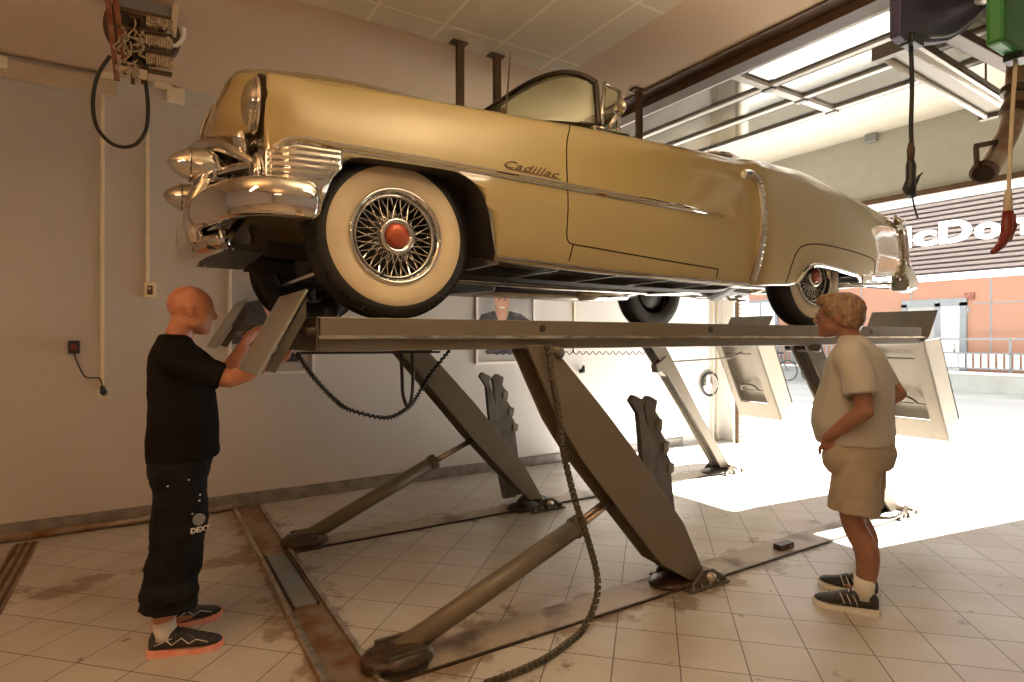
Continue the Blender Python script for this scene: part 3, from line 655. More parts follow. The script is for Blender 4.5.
# cross channel on the floor
ch=MB().box((.64,.3,0),(.86,YW-.14,.022)).build('cross_channel_cover','rustmetal',lf)
MB().box((.64,.3,.022),(.665,YW-.14,.05)).box((.835,.3,.022),(.86,YW-.14,.05)).build('channel_edge','polished',ch,bevel=.003)
MB().box((.69,3.35,.022),(.81,4.2,.034)).build('inspection_plate','plate',ch,bevel=.003); 
MB().box((.68,3.33,.022),(.69,4.22,.04)).box((.81,3.33,.022),(.82,4.22,.04)).build('plate_rim','grease',ch)
# hydraulic cylinders
for (a,m_,b_,y) in (((.98,.07),(2.02,.47),(2.34,.62),2.55),((.97,.06),(1.98,.50),(2.37,.66),4.36)):
    P=Vector((a[0],y,a[1])); Q=Vector((m_[0],y,m_[1])); R=Vector((b_[0],y,b_[1]))
    cy=MB().tube([P,Q],.052 if y<3 else .052,16).build('hydraulic_cylinder','lift',lf,smooth=True)
    MB().tube([Q-(Q-P).normalized()*.04,Q+(Q-P).normalized()*.01],.060,16).build('cylinder_collar','liftdk',cy,smooth=False)
    for s_ in (-.022,.022): MB().tube([Q+Vector((0,s_,0)),R+Vector((0,s_,0))],.015,10).build('piston_rod','rod',cy,smooth=True)
    MB().ell((P.x,P.y,.05),(.17,.13,.06)).build('base_clevis','grease',cy,smooth=True,disp=(.05,.07))
    MB().box((P.x-.08,y-.10,0),(P.x+.1,y-.08,.10)).build('clevis_plate','liftdk',cy); MB().box((P.x-.08,y+.08,0),(P.x+.1,y+.10,.10)).build('clevis_plate','liftdk',cy)
# toothed lock racks standing behind the arms
z6 = lambda L_: [(440+x/2.273,330+y/2.273) for x,y in L_]
plain=tr_(z6([(425,160),(433,147),(455,158),(452,176),(470,250),(478,330)]),2.74)+[(2.93,.03),(2.80,.03)]+tr_(z6([(455,330),(443,190)]),2.74)
tooth=tr_(z6([(462,166),(475,150),(492,160),(488,184),(498,200),(504,204),(503,226),(500,230),(511,250),(520,254),(518,276),(514,280),(523,300),(531,303),(529,322),(523,326),(530,395)]),2.76)+[(3.05,.03),(2.90,.03)]+tr_(z6([(474,330),(468,205)]),2.76)
blocks=[tr_(z6([(a_,b_)]),2.76)[0] for a_,b_ in ((496,213),(511,264),(522,311))]
for (xo,y,k) in ((0,2.74,1.0),(-.03,4.62,1.04)):
    sc_=lambda p: (p[0]+xo,p[1]*k)
    MB().prism([sc_(p) for p in plain],0,y-.035,y+.005).build('lock_bar','liftdk',lf,bevel=.002)
    tb=MB().prism([sc_(p) for p in tooth],0,y+.01,y+.06).build('toothed_lock_bar','liftdk',lf,bevel=.002)
    for (x,z) in blocks: MB().box((x+xo-.03,y,(z-.035)*k),(x+xo+.015,y+.07,(z+.025)*k)).build('tooth_block','lift',tb,bevel=.003)
# energy chain hanging in front of the near arm
def links(pts, w, m='grease', name='cable_chain', y_=None, lab=None):
    b=MB(); L_=[0]
    for a_,b_ in zip(pts,pts[1:]): L_.append(L_[-1]+(b_-a_).length)
    n=int(L_[-1]/.032)
    def P(s):
        for i in range(len(L_)-1):
            if s<=L_[i+1]: return pts[i].lerp(pts[i+1],(s-L_[i])/max(1e-6,L_[i+1]-L_[i]))
        return pts[-1]
    for i in range(n):
        s=i*L_[-1]/n; a_=P(s); c_=P(s+L_[-1]/n*.78); b.beam(a_,c_,w,w*.8,up=Vector((0,1,0)))
    return b
cp=[at(547,345,Y=2.38),at(552,378,Y=2.37),at(558,410,Y=2.36),at(563,450,Y=2.36),at(575,500,Y=2.36),at(588,540,Y=2.36),at(597,575,Y=2.36),at(596,600,Y=2.33)]
cp+=[at(584,628,Z=.03),at(565,645,Z=.02),at(545,659,Z=.02),at(515,673,Z=.02),at(485,684,Z=.02)]
cp=spl(cp,60)
M['chainm']=mat('dusty_chain', (.06,.048,.03), .5, .2, col2=(.16,.13,.08), nscale=60)
ch=links(cp,.027).build('cable_chain','chainm',lf)
MB().tube([p+Vector((0,.006,0)) for p in cp],.010,6).build('chain_cable','rubber',ch,smooth=True)
# coiled hose below the runway, left
cp=spl([at(u,v,Y=3.1) for u,v in ((297,353),(308,370),(320,385),(335,400),(350,410),(385,418),(405,410),(416,398),(430,375),(450,350))],300)
b=[]
for i,p in enumerate(cp):
    a=i*2*PI/4.5; t_=(cp[min(i+1,299)]-cp[max(i-1,0)]).normalized(); n_,bb_=frame(t_,Vector((0,1,0))); b.append(p+n_*.011*math.cos(a)+bb_*.011*math.sin(a))
MB().tube(b,.0045,5).tube(cp,.006,6).build('coiled_hose','rubber',lf,smooth=True)
b=MB(); b.tube(spl([at(u,v,Y=3.05) for u,v in ((401,352),(402,375),(403,395),(408,407),(412,395),(413,372),(412,352))],30),.010,8)
b.build('hose_loop','rubber',lf,smooth=True)
b=MB()
pts=[]
for i in range(160): pts.append(at(495+i*.95,353+1.6*math.sin(i*.9),Y=3.0))
b.tube(pts,.003,5).build('wavy_wire','blk',lf)
MB().tube([at(440,352,Y=2.9),at(300,353,Y=2.9)],.006,6).build('hydraulic_line','blk',lf)
# rod from the far rear arm to the hanging ramp, with a small hook
MB().tube([at(668,362,Y=4.3),at(730,358,Y=4.3),at(742,352,Y=4.25)],.010,8).build('link_rod','liftdk',lf)
MB().prism([(4.36,1.22),(4.50,1.30),(4.50,1.10),(4.42,1.16),(4.38,1.14)],0,4.26,4.34).build('hook_plate','lift',lf)
# hydraulic jack beam and clutter under the front wheel
cl = MB().box((.72,3.06,1.47),(1.05,4.08,1.56)).build('jacking_beam','red',lf,bevel=.01,label='red jacking beam between the runways')
MB().tube([(.85,3.2,1.56),(.85,3.2,1.66)],.04,12).tube([(.85,3.9,1.56),(.85,3.9,1.66)],.04,12).build('jack_pad','rubber',cl,smooth=True)

# ------------------------------------------------------------------ the car
YC = 3.445; GZ = 1.585
car = thing('convertible_car', (2.8,YC,GZ), 'pale yellow fifties convertible with whitewall tyres and chrome, raised on the lift', 'car')
Wt = [(.40,.915),(.6,.965),(1.0,1.0),(1.5,1.015),(3.2,1.015),(3.34,1.02),(3.46,1.055),(4.4,1.055),(4.9,1.03),(5.25,.985),(5.45,.94),(5.6,.90)]
Zc = [(.40,2.555),(.5,2.59),(.71,2.607),(1.13,2.62),(1.52,2.635),(2.17,2.665),(3.09,2.69),(3.44,2.695),(3.95,2.703),(4.32,2.654),(4.74,2.592),(5.27,2.545),(5.45,2.545),(5.6,2.55)]
Zs = [(.40,2.07),(.62,2.05),(1.0,1.95),(1.42,1.872),(2.07,1.85),(3.3,1.83),(3.9,1.86),(4.8,1.93),(5.2,1.965),(5.6,1.99)]
Zh = [(.40,2.78),(.6,2.83),(1.0,2.84),(1.5,2.82),(1.85,2.76),(2.2,2.70),(3.4,2.70),(3.7,2.76),(4.2,2.76),(4.7,2.70),(5.2,2.60),(5.6,2.46)]
def ring(x):
    W=lin(Wt,x); zc=lin(Zc,x); zs=lin(Zs,x); zh=lin(Zh,x); zb=zs+.03
    hv = .30 if x<1.7 else (.20 if x<3.6 else .28)
    zv = zc-.035 if x<1.6 else (zc-.01 if x<3.5 else zc-.05)
    return [(x,0,zb),(x,W-.30,zb),(x,W-.09,zs),(x,W-.045,zs+.018),(x,W-.018,zs+(2.13-zs)*.45),(x,W-.002,2.13),(x,W,2.20),(x,W-.008,2.30),(x,W-.024,2.40),(x,W-.050,zc-.11),(x,W-.085,zc-.035),(x,W-.135,zc),(x,W-.20,zc-.012),(x,W-hv,zv),(x,(W-hv)*.62,zh-.02 if zh>zv else zv),(x,0,zh)]
fronts = []
base = ring(.62)
def frow(xs, ys, zs_):   # explicit ring
    return list(zip(xs,ys,zs_))
fronts.append(frow([.42,.42,.42,.42,.42,.415,.41,.41,.41,.415,.42,.425,.43,.37,.275,.235],
                   [0,.60,.80,.84,.87,.885,.885,.885,.89,.895,.875,.81,.74,.64,.40,0],
                   [2.07,2.07,2.07,2.08,2.10,2.14,2.20,2.28,2.37,2.46,2.555,2.59,2.53,2.38,2.42,2.42]))
fronts.append(frow([.425,.425,.425,.425,.425,.42,.418,.418,.42,.425,.43,.435,.44,.385,.285,.25],
                   [0,.62,.83,.87,.90,.905,.905,.905,.90,.898,.88,.81,.735,.635,.42,0],
                   [2.07,2.07,2.07,2.08,2.10,2.14,2.20,2.29,2.38,2.47,2.565,2.60,2.545,2.46,2.545,2.56]))
fronts.append(frow([.46,.46,.46,.46,.46,.46,.46,.46,.46,.465,.47,.475,.48,.43,.33,.295],
                   [0,.63,.86,.90,.925,.935,.935,.928,.915,.905,.88,.81,.73,.64,.43,0],
                   [2.07,2.07,2.06,2.07,2.10,2.14,2.20,2.30,2.40,2.49,2.575,2.605,2.575,2.51,2.665,2.685]))
fronts.append(frow([.53,.53,.53,.53,.53,.53,.53,.53,.53,.53,.54,.54,.54,.50,.40,.37],
                   [0,.64,.88,.92,.945,.955,.955,.948,.935,.915,.88,.81,.74,.65,.44,0],
                   [2.07,2.07,2.055,2.065,2.10,2.14,2.20,2.30,2.40,2.495,2.58,2.607,2.59,2.56,2.755,2.785]))
xs_=[.72,1.0,1.3,1.6,1.85,2.1,2.5,2.9,3.2,3.34,3.42,3.50,3.7,4.0,4.3,4.6,4.9,5.1,5.28,5.44]
ctrl = fronts+[ring(x) for x in xs_]
# rounded tail
r=ring(5.52); ctrl.append([(x,y*.995,z) for x,y,z in r])
r=ring(5.57); ctrl.append([(x,y*.975,z-(.02 if i>9 else 0)) for i,(x,y,z) in enumerate(r)])
ctrl=[[Vector(p) for p in r] for r in ctrl]
nu=4; nv=3
rows=[]
for i in range((len(ctrl)-1)*nu+1):
    t=i/nu; k=min(int(t),len(ctrl)-2)
    rr_=[cr([ctrl[a][j] for a in range(len(ctrl))], t) for j in range(16)]
    rows.append([cr(rr_,q_/nv) for q_ in range(15*nv+1)])
def full(r): return [Vector((p.x,YC-p.y,p.z)) for p in r]+[Vector((p.x,YC+p.y,p.z)) for p in reversed(r[1:-1])]
body_mb=MB().loft([full(r) for r in rows])
# surface lookup on the near side (y for given x, z)
def ysurf(x,z):
    best=None
    for i in range(len(rows)-1):
        a,b=rows[i],rows[i+1]
        if (a[18].x<=x<=b[18].x):
            u=(x-a[18].x)/max(1e-6,b[18].x-a[18].x)
            for j in range(2*nv,11*nv):
                z0=a[j].z+(b[j].z-a[j].z)*u; z1=a[j+1].z+(b[j+1].z-a[j+1].z)*u
                if z0<=z<=z1:
                    k=(z-z0)/max(1e-6,z1-z0)
                    y0=a[j].y+(b[j].y-a[j].y)*u; y1=a[j+1].y+(b[j+1].y-a[j+1].y)*u
                    return YC-(y0+(y1-y0)*k)
    return YC-lin(Wt,x)
def onside(pts, out=0., side=-1):
    r=[]
    for x,z in pts:
        y=ysurf(x,z)-out
        r.append(Vector((x, y if side<0 else 2*YC-y, z)))
    return r
def side_px(P_):
    r=[]
    for u,v in P_:
        y=2.43
        for _ in range(12): p=at(u,v,Y=y); y=.5*y+.5*ysurf(p.x,p.z)
        r.append((p.x,p.z))
    return r
def dens(pts,n): 
    P=[Vector((a,b,0)) for a,b in pts]; return [(p.x,p.y) for p in spl(P,n)]
body = body_mb.build('body','paint',car,smooth=True)
body.data.materials.append(M['under'])
def cutter(mb):
    o=mb.build('cut','under',car); return o
def boolean(o, cs):
    for c in cs:
        md=o.modifiers.new('b','BOOLEAN'); md.operation='DIFFERENCE'; md.object=c; md.solver='EXACT'; md.material_mode='TRANSFER'
    bpy.context.view_layer.update()
    dg=bpy.context.evaluated_depsgraph_get(); me=bpy.data.meshes.new_from_object(o.evaluated_get(dg),preserve_all_data_layers=True,depsgraph=dg)
    o.modifiers.clear(); old=o.data; o.data=me; me.name='body'
    for c in cs: bpy.data.objects.remove(c)
farch=dens([(.595,1.70),(.61,1.90),(.632,2.06),(.665,2.165),(.74,2.255),(.90,2.263),(1.13,2.263),(1.25,2.25),(1.345,2.185),(1.395,2.065),(1.425,1.955),(1.445,1.88),(1.45,1.70)],40)
rarch=dens([(3.80,1.70),(3.84,1.86),(3.92,1.97),(4.05,2.005),(4.4,1.985),(4.60,1.965),(4.68,1.93),(4.70,1.85),(4.72,1.70)],30)
cs=[]
for pol,w,zz in ((farch,.46,0),(rarch,.50,1)):
    for sd in (-1,1):
        ya=YC+sd*(1.2); yb=YC+sd*(1.02-w)
        cs.append(cutter(MB().prism(pol,0,min(ya,yb),max(ya,yb))))
# inner rear wells rise behind the skirts
for sd in (-1,1):
    ya=YC+sd*.98; yb=YC+sd*.60
    cs.append(cutter(MB().prism([(3.76,1.7),(3.76,2.05),(3.9,2.28),(4.17,2.36),(4.45,2.28),(4.6,2.05),(4.6,1.7)],0,min(ya,yb),max(ya,yb))))
# cockpit opening
cs.append(cutter(MB().prism([(2.12,YC-.70),(3.55,YC-.74),(3.62,YC-.5),(3.62,YC+.5),(3.55,YC+.74),(2.12,YC+.70),(1.95,YC+.45),(1.90,YC),(1.95,YC-.45)],0,2.10,3.2,axis='z')))
# grille mouth between the fenders
cs.append(cutter(MB().prism([(YC-.70,2.08),(YC-.70,2.34),(YC-.3,2.375),(YC+.3,2.375),(YC+.70,2.34),(YC+.70,2.08)],0,.1,.60,axis='x')))
boolean(body,cs)
for p in body.data.polygons: p.use_smooth=True
md=body.modifiers.new('w','WEIGHTED_NORMAL') 
try:
    bm=bmesh.new(); bm.from_mesh(body.data)
    for e in bm.edges:
        if len(e.link_faces)==2 and e.calc_face_angle(0)>.6: e.smooth=False
    bm.to_mesh(body.data); bm.free()
except Exception as ex_: print(ex_)
# chrome fittings ---------------------------------------------------
def ribbon(pts, w, t, name, m, par=None, side=-1, out=0., taper=None):
    """flat raised strip following the side of the body"""
    P=onside(pts,out,side); b=MB(); rings=[]
    for i,p in enumerate(P):
        q_=(P[min(i+1,len(P)-1)]-P[max(i-1,0)]).normalized(); up=Vector((0,side,0)); n_=(up-q_*up.dot(q_)).normalized(); s_=q_.cross(n_)
        ww=w*(taper[i] if taper else 1)/2
        rings.append([p-s_*ww-n_*.006,p-s_*ww+n_*t*.5,p-s_*ww*.5+n_*t,p+s_*ww*.5+n_*t,p+s_*ww+n_*t*.5,p+s_*ww-n_*.006])
    return b.loft(rings).build(name,m,par or car,smooth=False)
for sd in (-1,1):
    pts=dens([(.445,2.255),(.49,2.288),(.56,2.303),(.70,2.296),(1.2,2.287),(1.86,2.277),(2.5,2.268),(3.07,2.262)],60)
    s_=ribbon(pts,.034,.014,'side_trim_strip','chrome',side=sd,taper=[1]*54+[.85,.7,.55,.4,.3,.15])
    ribbon([(a,b_-.004) for a,b_ in pts],.010,.019,'trim_ridge','paint',s_,side=sd)
    pts=dens([(1.45,1.890),(2.07,1.868),(2.8,1.855),(3.36,1.85)],30)
    ribbon(pts,.014,.010,'sill_trim','chromed',side=sd,out=0)
    # rear scoop moulding
    pts=dens(side_px([(744,174),(752,175),(758,183),(761,196),(762.5,215),(762,240),(758,261),(752,281)]),44)
    sm_=ribbon(pts,.056,.022,'scoop_moulding','chromed',side=sd)
    if sd<0:
        P=onside(pts[6:40:2],.020); b=MB()
        for p in P: b.ell(p,(.016,.006,.009),8,6)
        b.build('moulding_ribs','chrome',sm_)
    # rear arch lip and stone shield
    pts=dens([(3.84,1.87),(3.92,1.975),(4.05,2.012),(4.4,1.99),(4.60,1.97),(4.685,1.935)],30)
    ribbon(pts,.030,.016,'arch_trim','chrome',side=sd)
    pts=dens([(4.70,1.955),(4.9,1.965),(5.2,1.985),(5.50,2.0)],16)
    ribbon(pts,.075,.012,'stone_shield','chrome',side=sd)
    # front arch edge
    ribbon(dens([(1.39,2.10),(1.42,1.985),(1.45,1.90)],10),.012,.006,'arch_edge','chromed',side=sd)
# panel gaps (near side and far side)
for sd in (-1,1):
    for pts in ([(1.955,2.655),(1.90,2.57),(1.872,2.48),(1.855,2.3),(1.853,2.15),(1.853,2.04),(1.858,2.01),(1.873,1.992),(1.90,1.985),(1.96,1.981),(2.15,1.971),(2.5,1.952),(2.8,1.937),(3.05,1.925)],
                [(3.05,1.925),(3.045,1.87)],[(1.90,1.985),(1.885,1.90)],
                [(3.715,1.87),(3.74,1.98),(3.78,2.07),(3.86,2.13),(4.05,2.155),(4.4,2.145),(4.72,2.12),(4.82,2.10),(4.865,2.06),(4.875,1.97)]):
        MB().tube(onside(dens(pts,40),-.001,sd),.0045,6).build('panel_gap','gap',car)
# script
m_=text_mb('Cadillac',.09,.0015,.0002,.5,1.,1.08)
b=MB(); b.f=m_.f; kx=.345/max(v.x for v in m_.v)
for v in m_.v:
    x=1.46+v.x*kx; z=2.322+v.y*.62-.03*v.x*kx
    b.v.append(Vector((x,ysurf(x,z)-.003-v.z,z)))
b.build('name_script','brown',car,label='small dark slanted name script on the front wing')
b=MB().tube(onside([(1.50,2.3165),(1.81,2.308)],.003),.0016,5).build('script_underline','brown',car)
# fuel of light: headlights
def headlight(sd):
    c=Vector((.395,YC+sd*.768,2.472)); ax=Vector((-1,-0.0,.0))
    h=MB().lathe([(.108,-.015),(.116,-.015),(.120,-.002),(.116,.008),(.110,.010),(.108,.0),(.108,-.015)],c,ax,40).build('headlight','chrome',car,smooth=True)
    MB().lathe([(.112,-.035),(.128,-.035),(.130,-.006),(.120,-.002)],c,ax,40).build('headlight_gasket','gap',h,smooth=True)
    MB().lathe([(0,-.05),(.04,-.048),(.08,-.035),(.108,-.004)],c,ax,30).build('reflector','chromed',h,smooth=True)
    MB().lathe([(.110,.004),(.102,.022),(.075,.042),(.035,.053),(.0,.055)],c,ax,36).build('headlight_glass','lens',h,smooth=True)
    MB().ell(c+ax*-.02,(.02,.02,.02)).build('bulb','white',h,smooth=True)
headlight(-1); headlight(1)
# V emblem and hood ornament
for sd in (-1,1):
    b=MB(); P=[]
    for t_ in range(9):
        k=t_/8; yy=.02+k*.17; zz=2.45+.20*k; 
        # nose surface x at this height
        xx=lin([(2.38,.222),(2.42,.235),(2.56,.25),(2.685,.295),(2.785,.37)],zz)+.05*(yy/.42)**2-.006
        P.append(Vector((xx,YC+sd*yy,zz)))
    b.tube(P,[.012,.012,.011,.010,.010,.009,.008,.006,.003],8,flat=.6).build('v_emblem','chromed' ,car,smooth=True,label='gilt V emblem arm on the bonnet nose')
orn=MB().tube([(.36,YC,2.78),(.42,YC,2.83),(.56,YC,2.88),(.76,YC,2.90)],[.012,.020,.022,.008],10,flat=1.3).build('hood_ornament','brown',car,smooth=True)
for sd in (-1,1): MB().tube([(.40,YC+sd*.01,2.83),(.51,YC+sd*.05,2.87),(.68,YC+sd*.085,2.895)],[.012,.012,.003],8,flat=.35).build('ornament_wing','brown',orn,smooth=True)
# ---- grille, bumper
def sweep(path, sec, name, m, par=None, smooth=True, n=40, mirror=True):
    """sec(k)-> list of (outward, up) offsets, path in plan from near side round to the far side"""
    half=[Vector(p) for p in path]
    P=spl(half,n)
    if mirror: P=P+[Vector((p.x,2*YC-p.y,p.z)) for p in reversed(P[:-1])]
    b=MB(); rings=[]
    for i,p in enumerate(P):
        t_=(P[min(i+1,len(P)-1)]-P[max(i-1,0)]); t_.z=0; t_.normalize(); o_=Vector((-t_.y,t_.x,0))
        if mirror: pass
        if o_.x*1.0>0 and abs(o_.x)>abs(o_.y): o_=-o_
        if abs(o_.y)>=abs(o_.x) and o_.y*(p.y-YC)<0: o_=-o_
        rings.append([p+o_*a+Vector((0,0,c_)) for a,c_ in sec(i/(len(P)-1))])
    return b.loft(rings).build(name,m,par or car,smooth=smooth)
def oval(a,b_,n=18,ex=.8):
    return [(a*math.copysign(abs(math.cos(2*PI*j/n))**ex,math.cos(2*PI*j/n)), b_*math.copysign(abs(math.sin(2*PI*j/n))**ex,math.sin(2*PI*j/n))) for j in range(n)]
def bsec(k):
    e=min(k,1-k); f_=min(1,(e/.045+.02))**.5
    return oval(.052*f_,.078*f_)
bump=sweep([(.60,2.425,2.035),(.52,2.41,2.04),(.42,2.43,2.045),(.33,2.52,2.05),(.265,2.70,2.055),(.225,2.95,2.06),(.205,3.2,2.06),(.20,YC,2.06)],bsec,'front_bumper','chrome',n=60)
def lsec(k):
    e=min(k,1-k); f_=min(1,(e/.08+.05))**.6; return oval(.035*f_,.035*f_)
# lower front guard bar, sharp prow
lowb=sweep([(.30,2.98,1.945),(.25,3.05,1.94),(.20,3.15,1.93),(.165,3.28,1.92),(.155,YC,1.92)],lambda k: [(-.05,.05),(.005,.05),(.03,.01),(.025,-.02),(-.02,-.04),(-.08,-.035),(-.08,.04)],'lower_bumper_guard','chrome',n=30)
MB().box((.24,3.02,1.905),(.50,3.87,1.94)).build('splash_pan','under',car,bevel=.01)
# dagmar bullets with their guards
for sd in (-1,1):
    yb=YC+sd*.37; c=Vector((.085,yb,2.29))
    d_=MB().lathe([(0.004,-.0),(.020,.008),(.040,.026),(.062,.06),(.079,.11),(.088,.16),(.084,.22),(.07,.28),(0,.28)],c,(1,0,-.03),28).build('bumper_bullet','chrome',car,smooth=True)
    MB().tube([(.30,yb,2.30),(.24,yb,2.20),(.20,yb,2.10),(.19,yb,2.0),(.20,yb,1.93)],[.05,.066,.07,.062,.04],18,flat=.75).build('bullet_guard','chrome',d_,smooth=True)
    MB().tube([c+Vector((.083,0,0)),c+Vector((.093,0,0))],.078,24).build('bullet_ring','chromed',d_,smooth=True)
# upper grille bar (broad bow) with pointed wing ends
ub=sweep([(.42,2.72,2.235),(.35,2.84,2.31),(.285,3.02,2.385),(.24,3.25,2.43),(.215,YC,2.445)],lambda k: [(a*(.45+.55*min(1,min(k,1-k)*7)),c_*(.5+.5*min(1,min(k,1-k)*5))) for a,c_ in oval(.042,.036,18,.9)],'upper_grille_bar','chrome',n=40)
MB().tube([(.43,2.86,2.26),(.37,2.84,2.31),(.35,2.80,2.36),(.36,2.77,2.385)],[.02,.045,.04,.010],16,flat=.5).build('parking_lamp_fin','chrome',ub,smooth=True)
MB().tube([(.43,4.03,2.26),(.37,4.05,2.31),(.35,4.09,2.36),(.36,4.12,2.385)],[.02,.045,.04,.010],16,flat=.5).build('parking_lamp_fin','chrome',ub,smooth=True)
sweep([(.40,2.75,2.24),(.31,2.95,2.25),(.26,3.2,2.255),(.25,YC,2.255)],lambda k: oval(.022,.020),'middle_grille_bar','chrome',ub)
b=MB()
for i in range(34):
    yy=YC-.68+i*1.36/33; xx=.34+.10*(abs(yy-YC)/.7)**2; b.box((xx,yy-.006,2.09),(xx+.05,yy+.006,2.36))
b.build('egg_crate_grille','chromed',ub)
for z in (2.13,2.19,2.31): sweep([(.47,2.76,z),(.38,2.95,z),(.345,3.2,z),(.34,YC,z)],lambda k: oval(.012,.008,8),'grille_bar','chromed',ub)
# chrome wing end with ribs and oval lamp, wrapping from the grille to the wheel arch
for sd in (-1,1):
    G=[]
    for i in range(25):
        x=.415+(i/24)*.285; row=[]
        ztop=lin([(.41,2.235),(.45,2.265),(.52,2.285),(.70,2.28)],x)
        zbot=lin([(.41,2.10),(.6,2.095),(.64,2.13),(.665,2.165),(.70,2.205)],x)
        for j in range(25):
            z=zbot+(ztop-zbot)*j/24; y=ysurf(max(x,.43),z)
            rib=.005*abs(math.sin((z-2.10)/.026*PI))**.6 if z>2.125 else .003
            row.append(Vector((x,(y-.004-rib) if sd<0 else 2*YC-(y-.004-rib),z)))
        G.append(row)
    wg=MB().grid(G).build('ribbed_wing_trim','chrome',car,smooth=True,solid=.003)
    # front return towards the grille
    G=[]
    for i in range(13):
        a=i/12; x=.415-.02*math.sin(a*PI); yy=YC+sd*(.93-a*.20)
        G.append([Vector((x,yy+ (0),2.06+j*.2/10)) for j in range(11)])
    MB().grid(G).build('lamp_surround','chrome',wg,smooth=True,solid=.004)
    c=Vector((.395,YC+sd*.83,2.17)); 
    MB().ell(c,(.035,.05,.075),20,12).build('side_lamp','lens',wg,smooth=True); MB().tube([c+Vector((-.005,.053*math.cos(a*PI/12),.08*math.sin(a*PI/12))) for a in range(24)],.009,8,closed=True).build('lamp_bezel','chrome',wg,smooth=True)
# rear bumper end and tail lamp fins
for sd in (-1,1):
    f=lambda x,y,z: Vector((x,YC+sd*y,z))
    b=MB().tube([f(5.48,.875,2.55),f(5.52,.885,2.50),f(5.545,.89,2.42),f(5.56,.895,2.30),f(5.575,.90,2.18),f(5.59,.90,2.10)],[.012,.040,.056,.056,.052,.055],16,flat=.8).build('tail_lamp_housing','chrome',car,smooth=True)
    MB().loft([[f(5.36,.937,2.44),f(5.46,.945,2.455),f(5.54,.935,2.50),f(5.55,.94,2.36),f(5.48,.945,2.40)],[f(5.36,.90,2.44),f(5.46,.90,2.455),f(5.54,.90,2.50),f(5.55,.90,2.36),f(5.48,.90,2.40)]]).build('tail_flash','chrome',b,bevel=.004)
    MB().ell(f(5.59,.87,2.40),(.022,.035,.06)).build('tail_lens','red',b,smooth=True)
    Q=lambda x0,x1,y0,y1,z: [f(x0,y0,z),f(x0,y1,z),f((x0+x1)/2,y1+.012,z),f(x1,y1-.02,z-.01),f(x1,y0,z-.01)]
    e=MB().loft([Q(5.54,5.60,.85,.93,2.16),Q(5.50,5.66,.83,.955,2.10),Q(5.53,5.76,.80,.96,1.99),Q(5.58,5.79,.78,.94,1.93),Q(5.60,5.74,.80,.91,1.905)]).build('rear_bumper_end','chrome',car,bevel=.008)
    MB().tube([f(5.42,.80,1.96),f(5.52,.80,1.955)],.028,14).build('exhaust_tip','chromed',e,smooth=True)
    MB().tube([f(4.80,.86,1.945),f(5.05,.86,1.935),f(5.36,.86,1.94),f(5.52,.86,1.95)],[.02,.03,.034,.02],12).build('lower_chrome_bar','chrome',e,smooth=True)
MB().tube([(5.70,YC-.84,2.03),(5.74,YC-.4,2.04),(5.75,YC,2.04),(5.74,YC+.4,2.04),(5.70,YC+.84,2.03)],.07,16,flat=.6,up=Vector((0,1,0))).build('rear_bumper','chrome',car,smooth=True)
# windscreen: curved frame and glass
def ws(a,k):   # a -1..1 across, k 0..1 up
    y=YC+a*.775; xb=1.64+.62*abs(a)**3.0; xt=2.02+.25*abs(a)**4
    zb=2.775-.04*abs(a)**2; 
    zt=3.075+.02*abs(a)
    e=max(0,abs(a)-.70)/.30
    zt=zt-.085*e**3
    return Vector((xb+(xt-xb)*k, YC+a*(.775-.04*k), zb+(zt-zb)*k))
A_=[-1+2*i/48 for i in range(49)]
gl=MB().grid([[ws(a,k/10) for a in A_] for k in range(11)]).build('windscreen','glass',car,smooth=True,solid=.005)
fr=[ws(-1,k/10) for k in range(10)]+[ws(a,1) for a in A_]+[ws(1,k/10) for k in range(9,-1,-1)]
MB().tube(fr,.018,10,flat=1.).build('windscreen_frame','darkframe',gl,smooth=True)
MB().tube([ws(a,0) for a in A_],.014,8).build('windscreen_seal','gap',gl,smooth=True)
MB().tube([p+Vector((.012,0,-.012)) for p in fr[3:-3]],.015,8).build('frame_inner','chromed',gl,smooth=True)
for sd in (-1,1):
    f=lambda x,y,z: Vector((x,YC+sd*y,z))
    v=MB().tube([f(2.28,.77,2.71),f(2.30,.76,2.85),f(2.33,.75,3.02)],[.02,.014,.012],8).tube([f(2.33,.75,3.01),f(2.45,.75,2.99)],.010,8).tube([f(2.45,.75,2.99),f(2.42,.76,2.72)],.014,8).build('vent_window_frame','chromed',car,smooth=True)
    MB().loft([[f(2.30,.765,2.73),f(2.34,.755,3.0),f(2.44,.755,2.98),f(2.41,.765,2.73)],[f(2.30,.762,2.73),f(2.34,.752,3.0),f(2.44,.752,2.98),f(2.41,.762,2.73)]]).build('vent_glass','glass',v)
    MB().ell(f(2.36,.85,2.84),(.022,.05,.045)).tube([f(2.30,.82,2.72),f(2.34,.84,2.80)],.012,8).build('door_mirror','chrome',car,smooth=True)
    MB().box(f(2.18,.73,2.68),f(2.46,.83,2.715)).build('mirror_base','chromed',car,bevel=.01)
MB().tube([(1.56,YC-.86,2.63),(1.565,YC-.86,2.67),(1.575,YC-.86,2.68),(1.60,YC-.86,2.97)],[.016,.016,.005,.003],8).build('aerial','brown',car,smooth=True)
